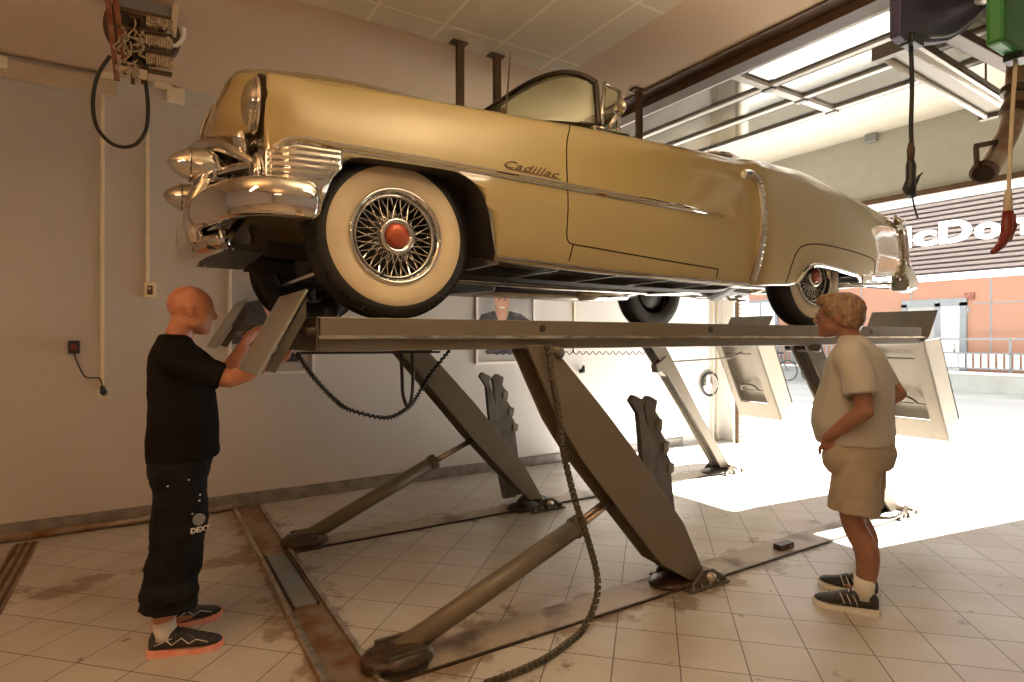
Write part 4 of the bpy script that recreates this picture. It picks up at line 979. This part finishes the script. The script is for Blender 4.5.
# interior
MB().box((2.55,YC-.66,2.25),(2.75,YC+.66,2.72)).box((2.15,YC-.66,2.15),(2.70,YC+.66,2.32)).build('front_seat','leather',car,bevel=.04)
MB().box((3.35,YC-.62,2.25),(3.55,YC+.62,2.70)).box((3.0,YC-.62,2.15),(3.4,YC+.62,2.30)).build('rear_seat','leather',car,bevel=.04)
MB().tube([Vector((2.22+.06*math.sin(a*PI/12),YC-.35+.2*math.cos(a*PI/12),2.60+.19*math.sin(a*PI/12))) for a in range(24)],.012,8,closed=True).build('steering_wheel','white',car,smooth=True)
MB().ell((3.72,YC,2.74),(.20,.68,.07),28,10).build('folded_hood','white',car,smooth=True)
MB().tube([(3.10,YC-.87,2.70),(3.30,YC-.875,2.715),(3.42,YC-.86,2.715)],[.01,.018,.008],8).build('belt_trim','chrome',car,smooth=True)
MB().tube([(3.52,YC-.80,2.73),(3.62,YC-.80,2.74)],[.012,.008],8).build('hood_catch','chrome',car,smooth=True)
# ---- wheels
def wheel(x, sd, near):
    y = YC+sd*.895; c=Vector((x,y,GZ+.3725)); ax=Vector((0,sd,0)); R=.3725
    # tyre
    prof=[(.225,-.16),(.27,-.185),(.32,-.19),(.352,-.175),(.368,-.15),(.3725,-.12),(.3725,-.06),(.368,-.035),(.352,-.008),(.325,.004),(.27,.004),(.225,-.02)]
    t_=MB().lathe(prof,c,ax,72,closed=False).build('wheel','tyre',car,smooth=True)
    b=MB()
    for k in range(5):
        hh=-.145+k*.027; b.tube([c+ax*hh+Vector((.3735*math.cos(a*PI/36),0,.3735*math.sin(a*PI/36))) for a in range(72)],.0035,4,closed=True)
    b.build('tread_ribs','rubber',t_)
    b=MB()
    for a in range(72):
        q_=a*PI/36; u_=Vector((math.cos(q_),0,math.sin(q_))); b.beam(c+u_*.357+ax*-.010,c+u_*.369+ax*-.024,.012,.004)
    b.build('shoulder_lugs','rubber',t_)
    MB().lathe([(.216,-.01),(.225,.001),(.245,.006),(.28,.0085),(.315,.006),(.322,.001),(.318,-.008)],c,ax,72).build('whitewall','ww',t_,smooth=True)
    MB().lathe([(.176,-.10),(.182,-.05),(.19,-.022),(.196,-.006),(.205,.010),(.214,.014),(.220,.006),(.219,-.02)],c,ax,64).build('rim','chrome',t_,smooth=True)
    MB().lathe([(.172,-.11),(.178,-.03),(.188,-.012),(.190,-.03),(.18,-.11)],c,ax,64).build('rim_well','chromed',t_,smooth=True)
    MB().lathe([(0,-.125),(.17,-.12),(.175,-.11),(0,-.115)],c,ax,40).build('brake_drum','under',t_,smooth=True)
    b=MB(); n=24
    for k in range(n):
        a0=2*PI*k/n
        for s2,h0,h1,r1 in ((1,-.02,-.045,.180),(-1,-.02,-.045,.180),(1,-.06,-.03,.184),(-1,-.06,-.03,.184)):
            a1=a0+s2*.36; p0=c+ax*h0+Vector((.072*math.cos(a0),0,.072*math.sin(a0))); p1=c+ax*h1+Vector((r1*math.cos(a1),0,r1*math.sin(a1)))
            b.tube([p0,p1],.0028,5,cap=False)
    b.build('wire_spokes','chrome',t_)
    MB().lathe([(.055,-.10),(.068,-.05),(.078,-.012),(.084,.004),(.082,.014),(.072,.018),(.062,.014),(.058,.010),(0,.010)],c,ax,40).build('hub_cap','chrome',t_,smooth=True)
    MB().lathe([(.058,.010),(.050,.020),(.03,.025),(0,.026)],c,ax,32).build('hub_medallion','redmed',t_,smooth=True,label='red enamel hub medallion')
    MB().tube([c+ax*.0+Vector((.196*math.cos(-1.95),0,.196*math.sin(-1.95))),c+ax*.022+Vector((.186*math.cos(-1.95),0,.186*math.sin(-1.95)))],.006,8).build('tyre_valve','blk',t_)
for x in (.972,4.245):
    for sd in (-1,1): wheel(x,sd,sd<0)
# ---- underside
for sd in (-1,1):
    MB().tube(spl([(.50,YC+sd*.38,1.93),(1.2,YC+sd*.40,1.90),(1.6,YC+sd*.52,1.865),(3.5,YC+sd*.52,1.865),(3.9,YC+sd*.45,1.98),(4.5,YC+sd*.45,1.98),(5.35,YC+sd*.5,1.97)],40),.042,6).build('chassis_rail','under',car)
    for x in (1.75,2.2,2.65,3.1): MB().beam((x,YC+sd*.52,1.84),(x+.12,YC+sd*.90,1.862),.02,.02).build('outrigger','chromed' if sd<0 else 'under',car)
    MB().tube(spl([(1.25,YC+sd*.30,1.85),(1.6,YC+sd*.42,1.825),(2.4,YC+sd*.42,1.82),(3.3,YC+sd*.36,1.835),(3.8,YC+sd*.25,1.92),(4.6,YC+sd*.45,1.92),(5.4,YC+sd*.68,1.96)],50),.022,12).build('exhaust_pipe','chromed',car,smooth=True)
    MB().tube([(3.0,YC+sd*.38,1.835),(3.04,YC+sd*.38,1.835),(3.5,YC+sd*.35,1.85),(3.54,YC+sd*.35,1.85)],[.03,.055,.055,.03],16,flat=.75).build('silencer','chromed',car,smooth=True)
    # suspension
    MB().tube([(.85,YC+sd*.25,1.80),(.972,YC+sd*.70,1.77)],.028,8).tube([(1.12,YC+sd*.25,1.80),(.972,YC+sd*.70,1.77)],.028,8).build('lower_wishbone','under',car); MB().tube([(.90,YC+sd*.35,2.10),(.972,YC+sd*.68,2.12)],.022,8).build('upper_wishbone','under',car)
    b=[]
    for i in range(100): a=i*2*PI/14; b.append((.972+.06*math.cos(a),YC+sd*.45+.06*math.sin(a),1.82+i*.0028))
    MB().tube(b,.010,6).build('coil_spring','blk',car,smooth=True)
    MB().tube([(.972,YC+sd*.62,1.90),(.972,YC+sd*.78,1.957)],.075,16).build('wheel_hub','under',car,smooth=True)
    MB().beam((3.5,YC+sd*.55,1.90),(4.9,YC+sd*.55,1.92),.06,.04).build('leaf_spring','under',car)
MB().tube([(.75,YC-.6,1.83),(.75,YC+.6,1.83)],.018,8).build('track_rod','chromed',car)
MB().tube([(4.245,YC-.74,1.957),(4.245,YC-.2,1.957),(4.245,YC,1.957),(4.245,YC+.2,1.957),(4.245,YC+.74,1.957)],[.05,.05,.15,.05,.05],16).build('rear_axle','under',car,smooth=True)
MB().tube([(1.9,YC,1.86),(4.0,YC,1.93)],.04,12).build('propeller_shaft','under',car,smooth=True)
MB().loft([[(.75,YC-.2,1.95),(.75,YC+.2,1.95),(.75,YC+.12,1.82),(.75,YC-.12,1.82)],[(1.5,YC-.2,1.95),(1.5,YC+.2,1.95),(1.5,YC+.12,1.76),(1.5,YC-.12,1.76)],[(1.95,YC-.15,1.95),(1.95,YC+.15,1.95),(1.95,YC+.1,1.80),(1.95,YC-.1,1.80)]]).build('engine_sump','under',car,bevel=.01)
MB().box((1.46,YC-.93,1.86),(1.49,YC-.62,2.12)).build('splash_shield','grey',car)

# ------------------------------------------------------------------ people
V = Vector
def Rz(a): return Matrix.Rotation(a,3,'Z')
def Ry(a): return Matrix.Rotation(a,3,'Y')
def finger(b, base, d, nrm, L, r, curl):
    pts=[base]; dd=d.normalized(); ax=dd.cross(nrm).normalized(); rs=[r]
    for k,(f_,c_) in enumerate(((.45,curl*.8),(.30,curl),(.25,curl*.8))):
        dd=(Matrix.Rotation(-c_,3,ax) @ dd); pts.append(pts[-1]+dd*L*f_); rs.append(r*(.92-.10*k))
    b.tube(pts,rs,8)
    b.ell(pts[-1],(rs[-1],)*3,8,6)
def hand(b, wrist, d, nrm, side, curl=.5, thumb=1.):
    """d: wrist->knuckles, nrm: back-of-hand normal (fingers curl away from it), side: direction of the thumb"""
    d=d.normalized(); nrm=(nrm-d*nrm.dot(d)).normalized(); sd=d.cross(nrm).normalized()
    if sd.dot(side)<0: sd=-sd
    rot=Matrix((sd,d,nrm)).transposed()
    b.ell(wrist+d*.045,(.042,.055,.018),14,10,rot=rot)
    for k,(o,L) in enumerate(((.030,.073),(.010,.082),(-.010,.076),(-.029,.060))):
        finger(b,wrist+d*(.086-.004*abs(k-1))+sd*o,d+sd*(o*1.2),nrm,L,.0088,curl*(1+.08*k))
    tb=wrist+d*.028+sd*.034; td=(d*.62+sd*.75-nrm*.25)
    pts=[wrist+d*.012+sd*.018,tb,tb+td.normalized()*.036,tb+td.normalized()*.036+(td.normalized()*.5+d*.6-nrm*.25*thumb).normalized()*.030]
    b.tube(pts,[.014,.0135,.0115,.0095],8); b.ell(pts[-1],(.0095,)*3,8,6)
def head(b, c, yaw, pitch, hs=1.0, ears=True):
    R=Rz(yaw) @ Ry(-pitch)
    P=lambda x,y,z: c+R @ V((x*hs,y*hs,z*hs))
    E_=lambda x,y,z,a,b_,d_: b.ell(P(x,y,z),(a*hs,b_*hs,d_*hs),20,14,rot=R)
    E_(-.012,0,.030,.098,.077,.090); E_(.020,0,.012,.078,.070,.090); E_(.030,0,-.040,.062,.058,.070)
    E_(.046,0,-.082,.042,.040,.034); E_(.068,0,-.094,.021,.023,.019)
    E_(.070,0,.028,.022,.052,.016)                                   # brow
    for s_ in (-1,1):
        E_(.058,s_*.040,-.018,.026,.022,.022)                        # cheek
        E_(.012,s_*.050,-.058,.040,.016,.030)                        # jaw corner
        if ears:
            b.ell(P(-.004,s_*.078,-.008),(.019*hs,.009*hs,.031*hs),14,10,rot=R @ Rz(s_*.35))
            b.tube([P(-.010,s_*.074,.016),P(-.018,s_*.084,.010),P(-.020,s_*.085,-.008),P(-.010,s_*.080,-.032)],.005,6)
    b.tube([P(.082,0,.022),P(.096,0,.000),P(.107,0,-.022),P(.099,0,-.033)],[.008,.010,.014,.011],10)  # nose
    for s_ in (-1,1): E_(.098,s_*.010,-.027,.010,.008,.008)
    E_(.082,0,-.052,.014,.024,.0055); E_(.080,0,-.063,.014,.021,.006)
    return P,R
def body_core(b, J):
    # torso rings (x centre, half depth, half width, z)
    rings=[]
    for (x,d_,w_,z) in J['torso']:
        d_*=.87; w_*=.88
        rings.append([V((x+d_*math.copysign(abs(math.cos(2*PI*k/28))**.85,math.cos(2*PI*k/28)),w_*math.copysign(abs(math.sin(2*PI*k/28))**.85,math.sin(2*PI*k/28)),z)) for k in range(28)])
    b.loft(rings)
def limb(b, pts, rs, n=14, sub=5, flat=1.):
    P=spl(pts,len(pts)*sub); R_=[cr([V((r,0,0)) for r in rs],(len(rs)-1)*i/(len(P)-1)).x for i in range(len(P))]
    b.tube(P,R_,n,flat=flat); b.ell(P[0],(R_[0],)*3,12,8); b.ell(P[-1],(R_[-1],)*3,12,8)
def shoe(t, heel, az, L, pitchz=0, style='run', soleM='salmon'):
    """shoe built in the person's own frame, heel = rear bottom centre"""
    R=Rz(az); P=lambda x,y,z: V(heel)+R @ V((x,y*1.04,z*1.22))
    def sec(x,w,h,z0,off=0,n=16):
        r=[]
        for k in range(n):
            a=2*PI*k/n; yy=math.cos(a); zz=math.sin(a)
            r.append(P(x,off+w*math.copysign(abs(yy)**.75,yy),z0+(h-z0)*(.5+.5*math.copysign(abs(zz)**.7,zz))))
        return r
    up=[(0,.018,.060,.02),(.006,.030,.092,.02),(.035,.036,.098,.02),(.07,.037,.098,.02),(.11,.038,.096,.02),(.15,.041,.088,.02),(.19,.045,.070,.02),(.23,.047,.055,.02),(.265,.042,.048,.02),(.29,.030,.042,.02),(.303,.012,.032,.02)]
    k=L/.303
    u=MB().loft([sec(x*k,w,h,z0) for x,w,h,z0 in up]).build('shoe','shoe',t,smooth=True,local=True,subsurf=1)
    so_=[(-.008,.018,.024),(.0,.032,.026),(.04,.040,.024),(.10,.039,.019),(.15,.042,.016),(.20,.048,.016),(.245,.048,.018),(.28,.037,.022),(.308,.014,.028)]
    s_=MB().loft([[P(x*k,w*math.copysign(abs(math.cos(2*PI*j/16))**.6,math.cos(2*PI*j/16)),(h+.004 if math.sin(2*PI*j/16)>0 else 0.0)+(.008 if x>.29 or x<0 else 0)*(math.sin(2*PI*j/16)<=0)) for j in range(16)] for x,w,h in so_]).build('sole',soleM,u,smooth=False,local=True)
    b=MB()
    for i in range(5):
        x=(.115+.020*i)*k; z=.101-.010*i if i<2 else .097-.0115*i; b.tube([P(x,-.020,z-.006),P(x+.004,0,z+.002),P(x,.020,z-.006)],.0035,6)
    b.build('laces','blk' if style=='run' else 'sock',u,local=True)
    for s2 in (-1,1):
        b=MB()
        if style=='run':
            for x0,x1,z0,z1 in ((.03,.10,.05,.07),(.07,.10,.07,.045),(.10,.14,.045,.07),(.14,.17,.07,.045),(.17,.20,.045,.058),(.20,.25,.058,.042)):
                b.tube([P(x0*k,s2*(.0385 if x0<.12 else .0455),z0),P(x1*k,s2*(.039 if x1<.12 else .0455),z1)],.0022,5)
        else:
            for x0 in (.095,.125,.155):
                b.tube([P((x0+.0)*k,s2*.0405,.036),P((x0+.008)*k,s2*.0405,.055),P((x0+.022)*k,s2*.036,.080)],.0048,6,flat=.5)
        b.build('side_stripes','sock',u,local=True)
    
    return u,P
def hair_dots(t): pass

# --- the mechanic on the left, reaching under the runway
mx = thing('person', (.165,3.36,0), 'bald man in black t-shirt and black work trousers reaching under the front of the lift', 'person', rz=math.radians(-9))
J = {'torso':[(-.03,.10,.155,.86),(-.02,.125,.165,.95),(-.005,.135,.165,1.05),(0,.135,.165,1.15),(-.01,.130,.170,1.25),(-.02,.120,.185,1.34),(-.03,.10,.185,1.41),(-.03,.075,.14,1.46),(-.02,.06,.075,1.50)]}
b = MB(); body_core(b,J)
b.tube([V((-.035,0,1.44)),V((-.018,0,1.52)),V((.008,0,1.60))],[.058,.062,.060],16)
Pm,Rm = head(b, V((.035,0,1.632)), math.radians(4), math.radians(-4), 1.02)
hw = V((.40,-.20,1.372)); ew = V((.215,-.215,1.300)); shn = V((-.01,-.185,1.41))
limb(b,[shn,V((.10,-.215,1.355)),ew],[.050,.050,.042]); limb(b,[ew,ew.lerp(hw,.4)+V((0,0,-.004)),hw],[.043,.040,.026])
hand(b,hw,(hw-ew),V((0,-.3,-1)),V((1,-.5,0)),.75)
hl = V((.27,.12,1.46)); el = V((.16,.235,1.27)); shl = V((-.01,.185,1.41))
limb(b,[shl,V((.07,.26,1.34)),el],[.050,.050,.042]); limb(b,[el,el.lerp(hl,.4),hl],[.043,.040,.026])
hand(b,hl,V((.6,0,.8)),V((-.6,.4,.5)),V((0,-1,0)),.45)
# legs
for (hx,hy,kx,ky,ax_,ay) in ((-.02,-.095,-.03,-.115,-.065,-.125),(-.02,.095,-.035,.11,-.085,.13)):
    limb(b,[V((hx,hy,.90)),V((kx+.005,ky,.68)),V((kx,ky,.48)),V((ax_-.01,ay,.30)),V((ax_,ay,.08))],[.088,.078,.058,.056,.037])
    b.ell(V((ax_+.045,ay,.048)),(.075,.028,.018))
bo = b.build('body','skin',mx,local=True,remesh=.0062,sm=3)
for s_ in (-1,1):
    b=MB().ell(Pm(.078,s_*.030,.006),(.011,.012,.009),12,8).build('eye','white',mx,smooth=True,local=True)
    MB().ell(Pm(.087,s_*.031,.006),(.004,.005,.005),10,6).build('pupil','gap',b,smooth=True,local=True)
    MB().tube([Pm(.084,s_*.014,.026),Pm(.086,s_*.03,.031),Pm(.076,s_*.048,.026)],[.002,.0035,.002],6).build('eyebrow','hair',mx,local=True)
# t-shirt
b=MB(); rings=[]
for (x,d_,w_,z) in [(.0,.158,.19,.895),(.0,.162,.195,.93),(-.002,.160,.195,1.0),(.0,.157,.195,1.08),(-.002,.152,.195,1.17),(-.010,.146,.20,1.26),(-.018,.138,.205,1.34),(-.028,.118,.20,1.41),(-.036,.092,.165,1.455),(-.040,.075,.105,1.488),(-.036,.072,.078,1.515)]:
    rings.append([V((x+d_*math.copysign(abs(math.cos(2*PI*k/32))**.85,math.cos(2*PI*k/32)),w_*math.copysign(abs(math.sin(2*PI*k/32))**.85,math.sin(2*PI*k/32)),z+(.012*math.cos(2*PI*k/32) if z<.9 else 0))) for k in range(32)])
b.loft(rings)
b.tube(spl([V((-.03,-.14,1.395)),shn+V((0,-.0,-.02)),V((.09,-.205,1.345)),V((.185,-.212,1.308))],12),[.07,.078,.080,.079,.076,.073,.071,.069,.068,.068,.069,.070],18)
b.tube(spl([V((-.03,.16,1.405)),shl+V((0,.02,-.01)),V((.07,.23,1.335)),V((.14,.235,1.285))],12),[.07,.078,.080,.079,.076,.073,.071,.069,.068,.068,.069,.070],18)
b.build('t_shirt','tee',mx,local=True,remesh=.011,sm=4,disp=(.012,.10))
b=MB(); rings=[]
for (x,d_,w_,z) in [(-.02,.13,.18,.80),(-.015,.145,.19,.88),(-.01,.150,.185,.98),(-.01,.145,.18,1.02)]:
    rings.append([V((x+d_*math.cos(2*PI*k/28),w_*math.sin(2*PI*k/28),z)) for k in range(28)])
b.loft(rings)
for s_,P_ in ((-1,[V((-.015,-.09,.90)),V((-.005,-.105,.70)),V((-.015,-.115,.50)),V((-.04,-.12,.34)),V((-.05,-.122,.215))]),(1,[V((-.015,.09,.90)),V((-.02,.105,.70)),V((-.03,.11,.50)),V((-.06,.12,.36)),V((-.075,.125,.255))])):
    Q=spl(P_,26); b.tube(Q,[.117+.0*i+(.006*math.sin(i*1.3) if i>14 else .006*math.sin(i*.9)) +(.012 if i>20 else .004) -(i/25)*.004 for i in range(26)],20)
tr=b.build('work_trousers','trou',mx,local=True,remesh=.010,sm=3,disp=(.016,.06))
# pocket flap, emblem and lettering on the trouser leg
c=V((.075,-.205,.60))
MB().lathe([(0,-.006),(.027,-.005),(.028,.004),(0,.004)],V((.085,-.205,.640)),V((.45,-1,0)),22).build('round_emblem','plate',tr,local=True,label='pale round emblem on the trouser leg')
mm=text_mb('DEXT',.034,.002,.001); b=MB(); b.f=mm.f; dv=V((1,.45,0)).normalized()
for v in mm.v: b.v.append(V((.052,-.226,.582))+dv*v.x+V((0,0,v.y))+V((.45,-1,0)).normalized()*v.z)
b.build('leg_lettering','sock',tr,local=True)
b=MB(); rnd=random.Random(5)
for i in range(9):
    z=.36+rnd.random()*.5; b.ell(V((-.06+.16*rnd.random(),-.214,z)),(.005,.004,.004),8,5)
b.build('paint_spots','sock',tr,local=True)
b=MB().box((-.09,-.217,.62),(.03,-.19,.78)).build('cargo_pocket','trou',tr,local=True,bevel=.01,)
for (ax_,ay,az,hx) in ((-.065,-.125,-6,-.13),(-.085,.13,12,-.15)):
    MB().tube([V((ax_,ay,.075)),V((ax_,ay,.115)),V((ax_-.004,ay,.160))],[.052,.049,.050],16).build('sock','sock',mx,smooth=True,local=True)
    shoe(mx,(hx,ay,0),math.radians(az),.315)
# --- the man watching on the right
py = thing('person', (3.41,1.80,0), 'man with brown hair in white t-shirt and beige shorts, watching with hand in pocket', 'person', rz=math.radians(110))
J = {'torso':[(-.03,.115,.165,.84),(-.02,.13,.17,.93),(.005,.14,.165,1.03),(.01,.14,.165,1.13),(-.005,.135,.17,1.24),(.005,.12,.185,1.34),(.01,.10,.18,1.41),(.02,.075,.13,1.46),(.035,.06,.07,1.50)]}
b = MB(); body_core(b,J)
b.tube([V((.01,0,1.44)),V((.04,0,1.51)),V((.075,0,1.59))],[.056,.060,.060],16)
Pp,Rp = head(b, V((.098,0,1.612)), math.radians(8), math.radians(3), 1.05)
for s_ in (1,-1):
    sh=V((.0,s_*.19,1.40)); e_=V((-.075 if s_>0 else -.175,s_*.265,1.115 if s_>0 else 1.17)); w_=V((.112,s_*.205,.945))
    limb(b,[sh,sh.lerp(e_,.5)+V((-.01,s_*.02,0)),e_],[.050,.050,.042]); limb(b,[e_,e_.lerp(w_,.35),w_],[.045,.043,.028])
    hand(b,w_,V((-.38,-.14*s_,-1.)),V((0,s_,0)),V((1,0,0)),.25)
for (hx,hy,kx,ky,ax_,ay) in ((-.02,.095,.0,.11,-.05,.10),(-.02,-.095,.015,-.10,-.02,-.12)):
    limb(b,[V((hx,hy,.88)),V((kx+.005,ky,.68)),V((kx,ky,.48)),V((ax_-.015,ay,.32)),V((ax_,ay,.085))],[.088,.082,.060,.062,.038])
    b.ell(V((ax_+.045,ay,.048)),(.075,.028,.018))
b.build('body','skin2',py,local=True,remesh=.0062,sm=3)
for s_ in (-1,1):
    b=MB().ell(Pp(.078,s_*.030,.006),(.011,.012,.009),12,8).build('eye','white',py,smooth=True,local=True)
    MB().ell(Pp(.087,s_*.031,.006),(.004,.005,.005),10,6).build('pupil','gap',b,smooth=True,local=True)
b=MB()
for s_ in (-1,1):
    b.tube([Pp(.100+.0*k,s_*.033+.022*math.cos(k*PI/8),.004+.016*math.sin(k*PI/8)) for k in range(16)],.002,6,closed=True)
    b.tube([Pp(.098,s_*.055,.006),Pp(.05,s_*.078,.008),Pp(-.01,s_*.084,.006)],.002,6)
b.tube([Pp(.102,-.011,.008),Pp(.104,.011,.008)],.002,6)
gs=b.build('spectacles','chromed',py,local=True)
# hair: full cap down to the nape, fringe over the brow
b=MB()
E_=lambda x,y,z,a,b_,d_: b.ell(Pp(x,y,z),(a*1.10,b_*1.12,d_*1.10),20,14,rot=Rp)
E_(-.028,0,.045,.108,.092,.090); E_(.018,0,.080,.085,.080,.055); E_(-.068,0,.000,.068,.080,.075); E_(-.078,0,-.045,.040,.062,.045)
for s_ in (-1,1): E_(.0,s_*.070,.045,.062,.022,.050); E_(.028,s_*.066,.03,.018,.014,.032); E_(-.045,s_*.066,-.012,.036,.020,.040)
E_(.072,0,.075,.034,.062,.024)
b.build('hair','hair',py,local=True,remesh=.007,sm=3,disp=(.014,.035))
# t-shirt
b=MB(); rings=[]
for (x,d_,w_,z) in [(.010,.192,.215,.905),(.012,.200,.218,.94),(.022,.207,.222,1.0),(.020,.203,.220,1.08),(.008,.192,.218,1.17),(-.004,.176,.216,1.26),(-.002,.156,.216,1.34),(.0,.130,.205,1.41),(.005,.094,.160,1.455),(.015,.074,.100,1.485),(.026,.066,.072,1.508)]:
    rings.append([V((x+d_*math.copysign(abs(math.cos(2*PI*k/32))**.85,math.cos(2*PI*k/32)),w_*math.copysign(abs(math.sin(2*PI*k/32))**.85,math.sin(2*PI*k/32)),z)) for k in range(32)])
b.loft(rings)
for s_ in (1,-1):
    sh=V((.0,s_*.185,1.40)); e_=V((-.06 if s_>0 else -.11,s_*.26,1.20)); 
    b.tube(spl([V((-.0,s_*.13,1.405)),sh+V((0,s_*.01,-.02)),sh.lerp(e_,.5)+V((-.01,s_*.02,0)),e_],12),[.08,.088,.090,.088,.086,.084,.083,.083,.083,.085,.087,.088],18)
b.build('t_shirt','wtee',py,local=True,remesh=.011,sm=4,disp=(.014,.10))
b=MB(); rings=[]
for (x,d_,w_,z) in [(-.03,.15,.19,.78),(-.025,.17,.205,.86),(-.01,.175,.205,.93),(.0,.17,.195,1.0)]:
    rings.append([V((x+d_*math.cos(2*PI*k/28),w_*math.sin(2*PI*k/28),z)) for k in range(28)])
b.loft(rings)
for s_ in (-1,1):
    b.tube(spl([V((-.025,s_*.09,.86)),V((-.010,s_*.10,.70)),V((.002,s_*.108,.54))],14),[.118+.0008*i for i in range(14)],20)
    b.ell(V((.072,s_*.170,.850)),(.075,.055,.110),16,12)
st=b.build('shorts','short',py,local=True,remesh=.010,sm=3,disp=(.016,.09))
for (ax_,ay,az,hx) in ((-.05,.10,8,-.12),(-.02,-.12,-8,-.09)):
    MB().tube([V((ax_,ay,.075)),V((ax_,ay,.13)),V((ax_-.006,ay,.190))],[.053,.050,.053],16).build('sock','sock',py,smooth=True,local=True)
    shoe(py,(hx,ay,0),math.radians(az),.315,style='trainer',soleM='sock')
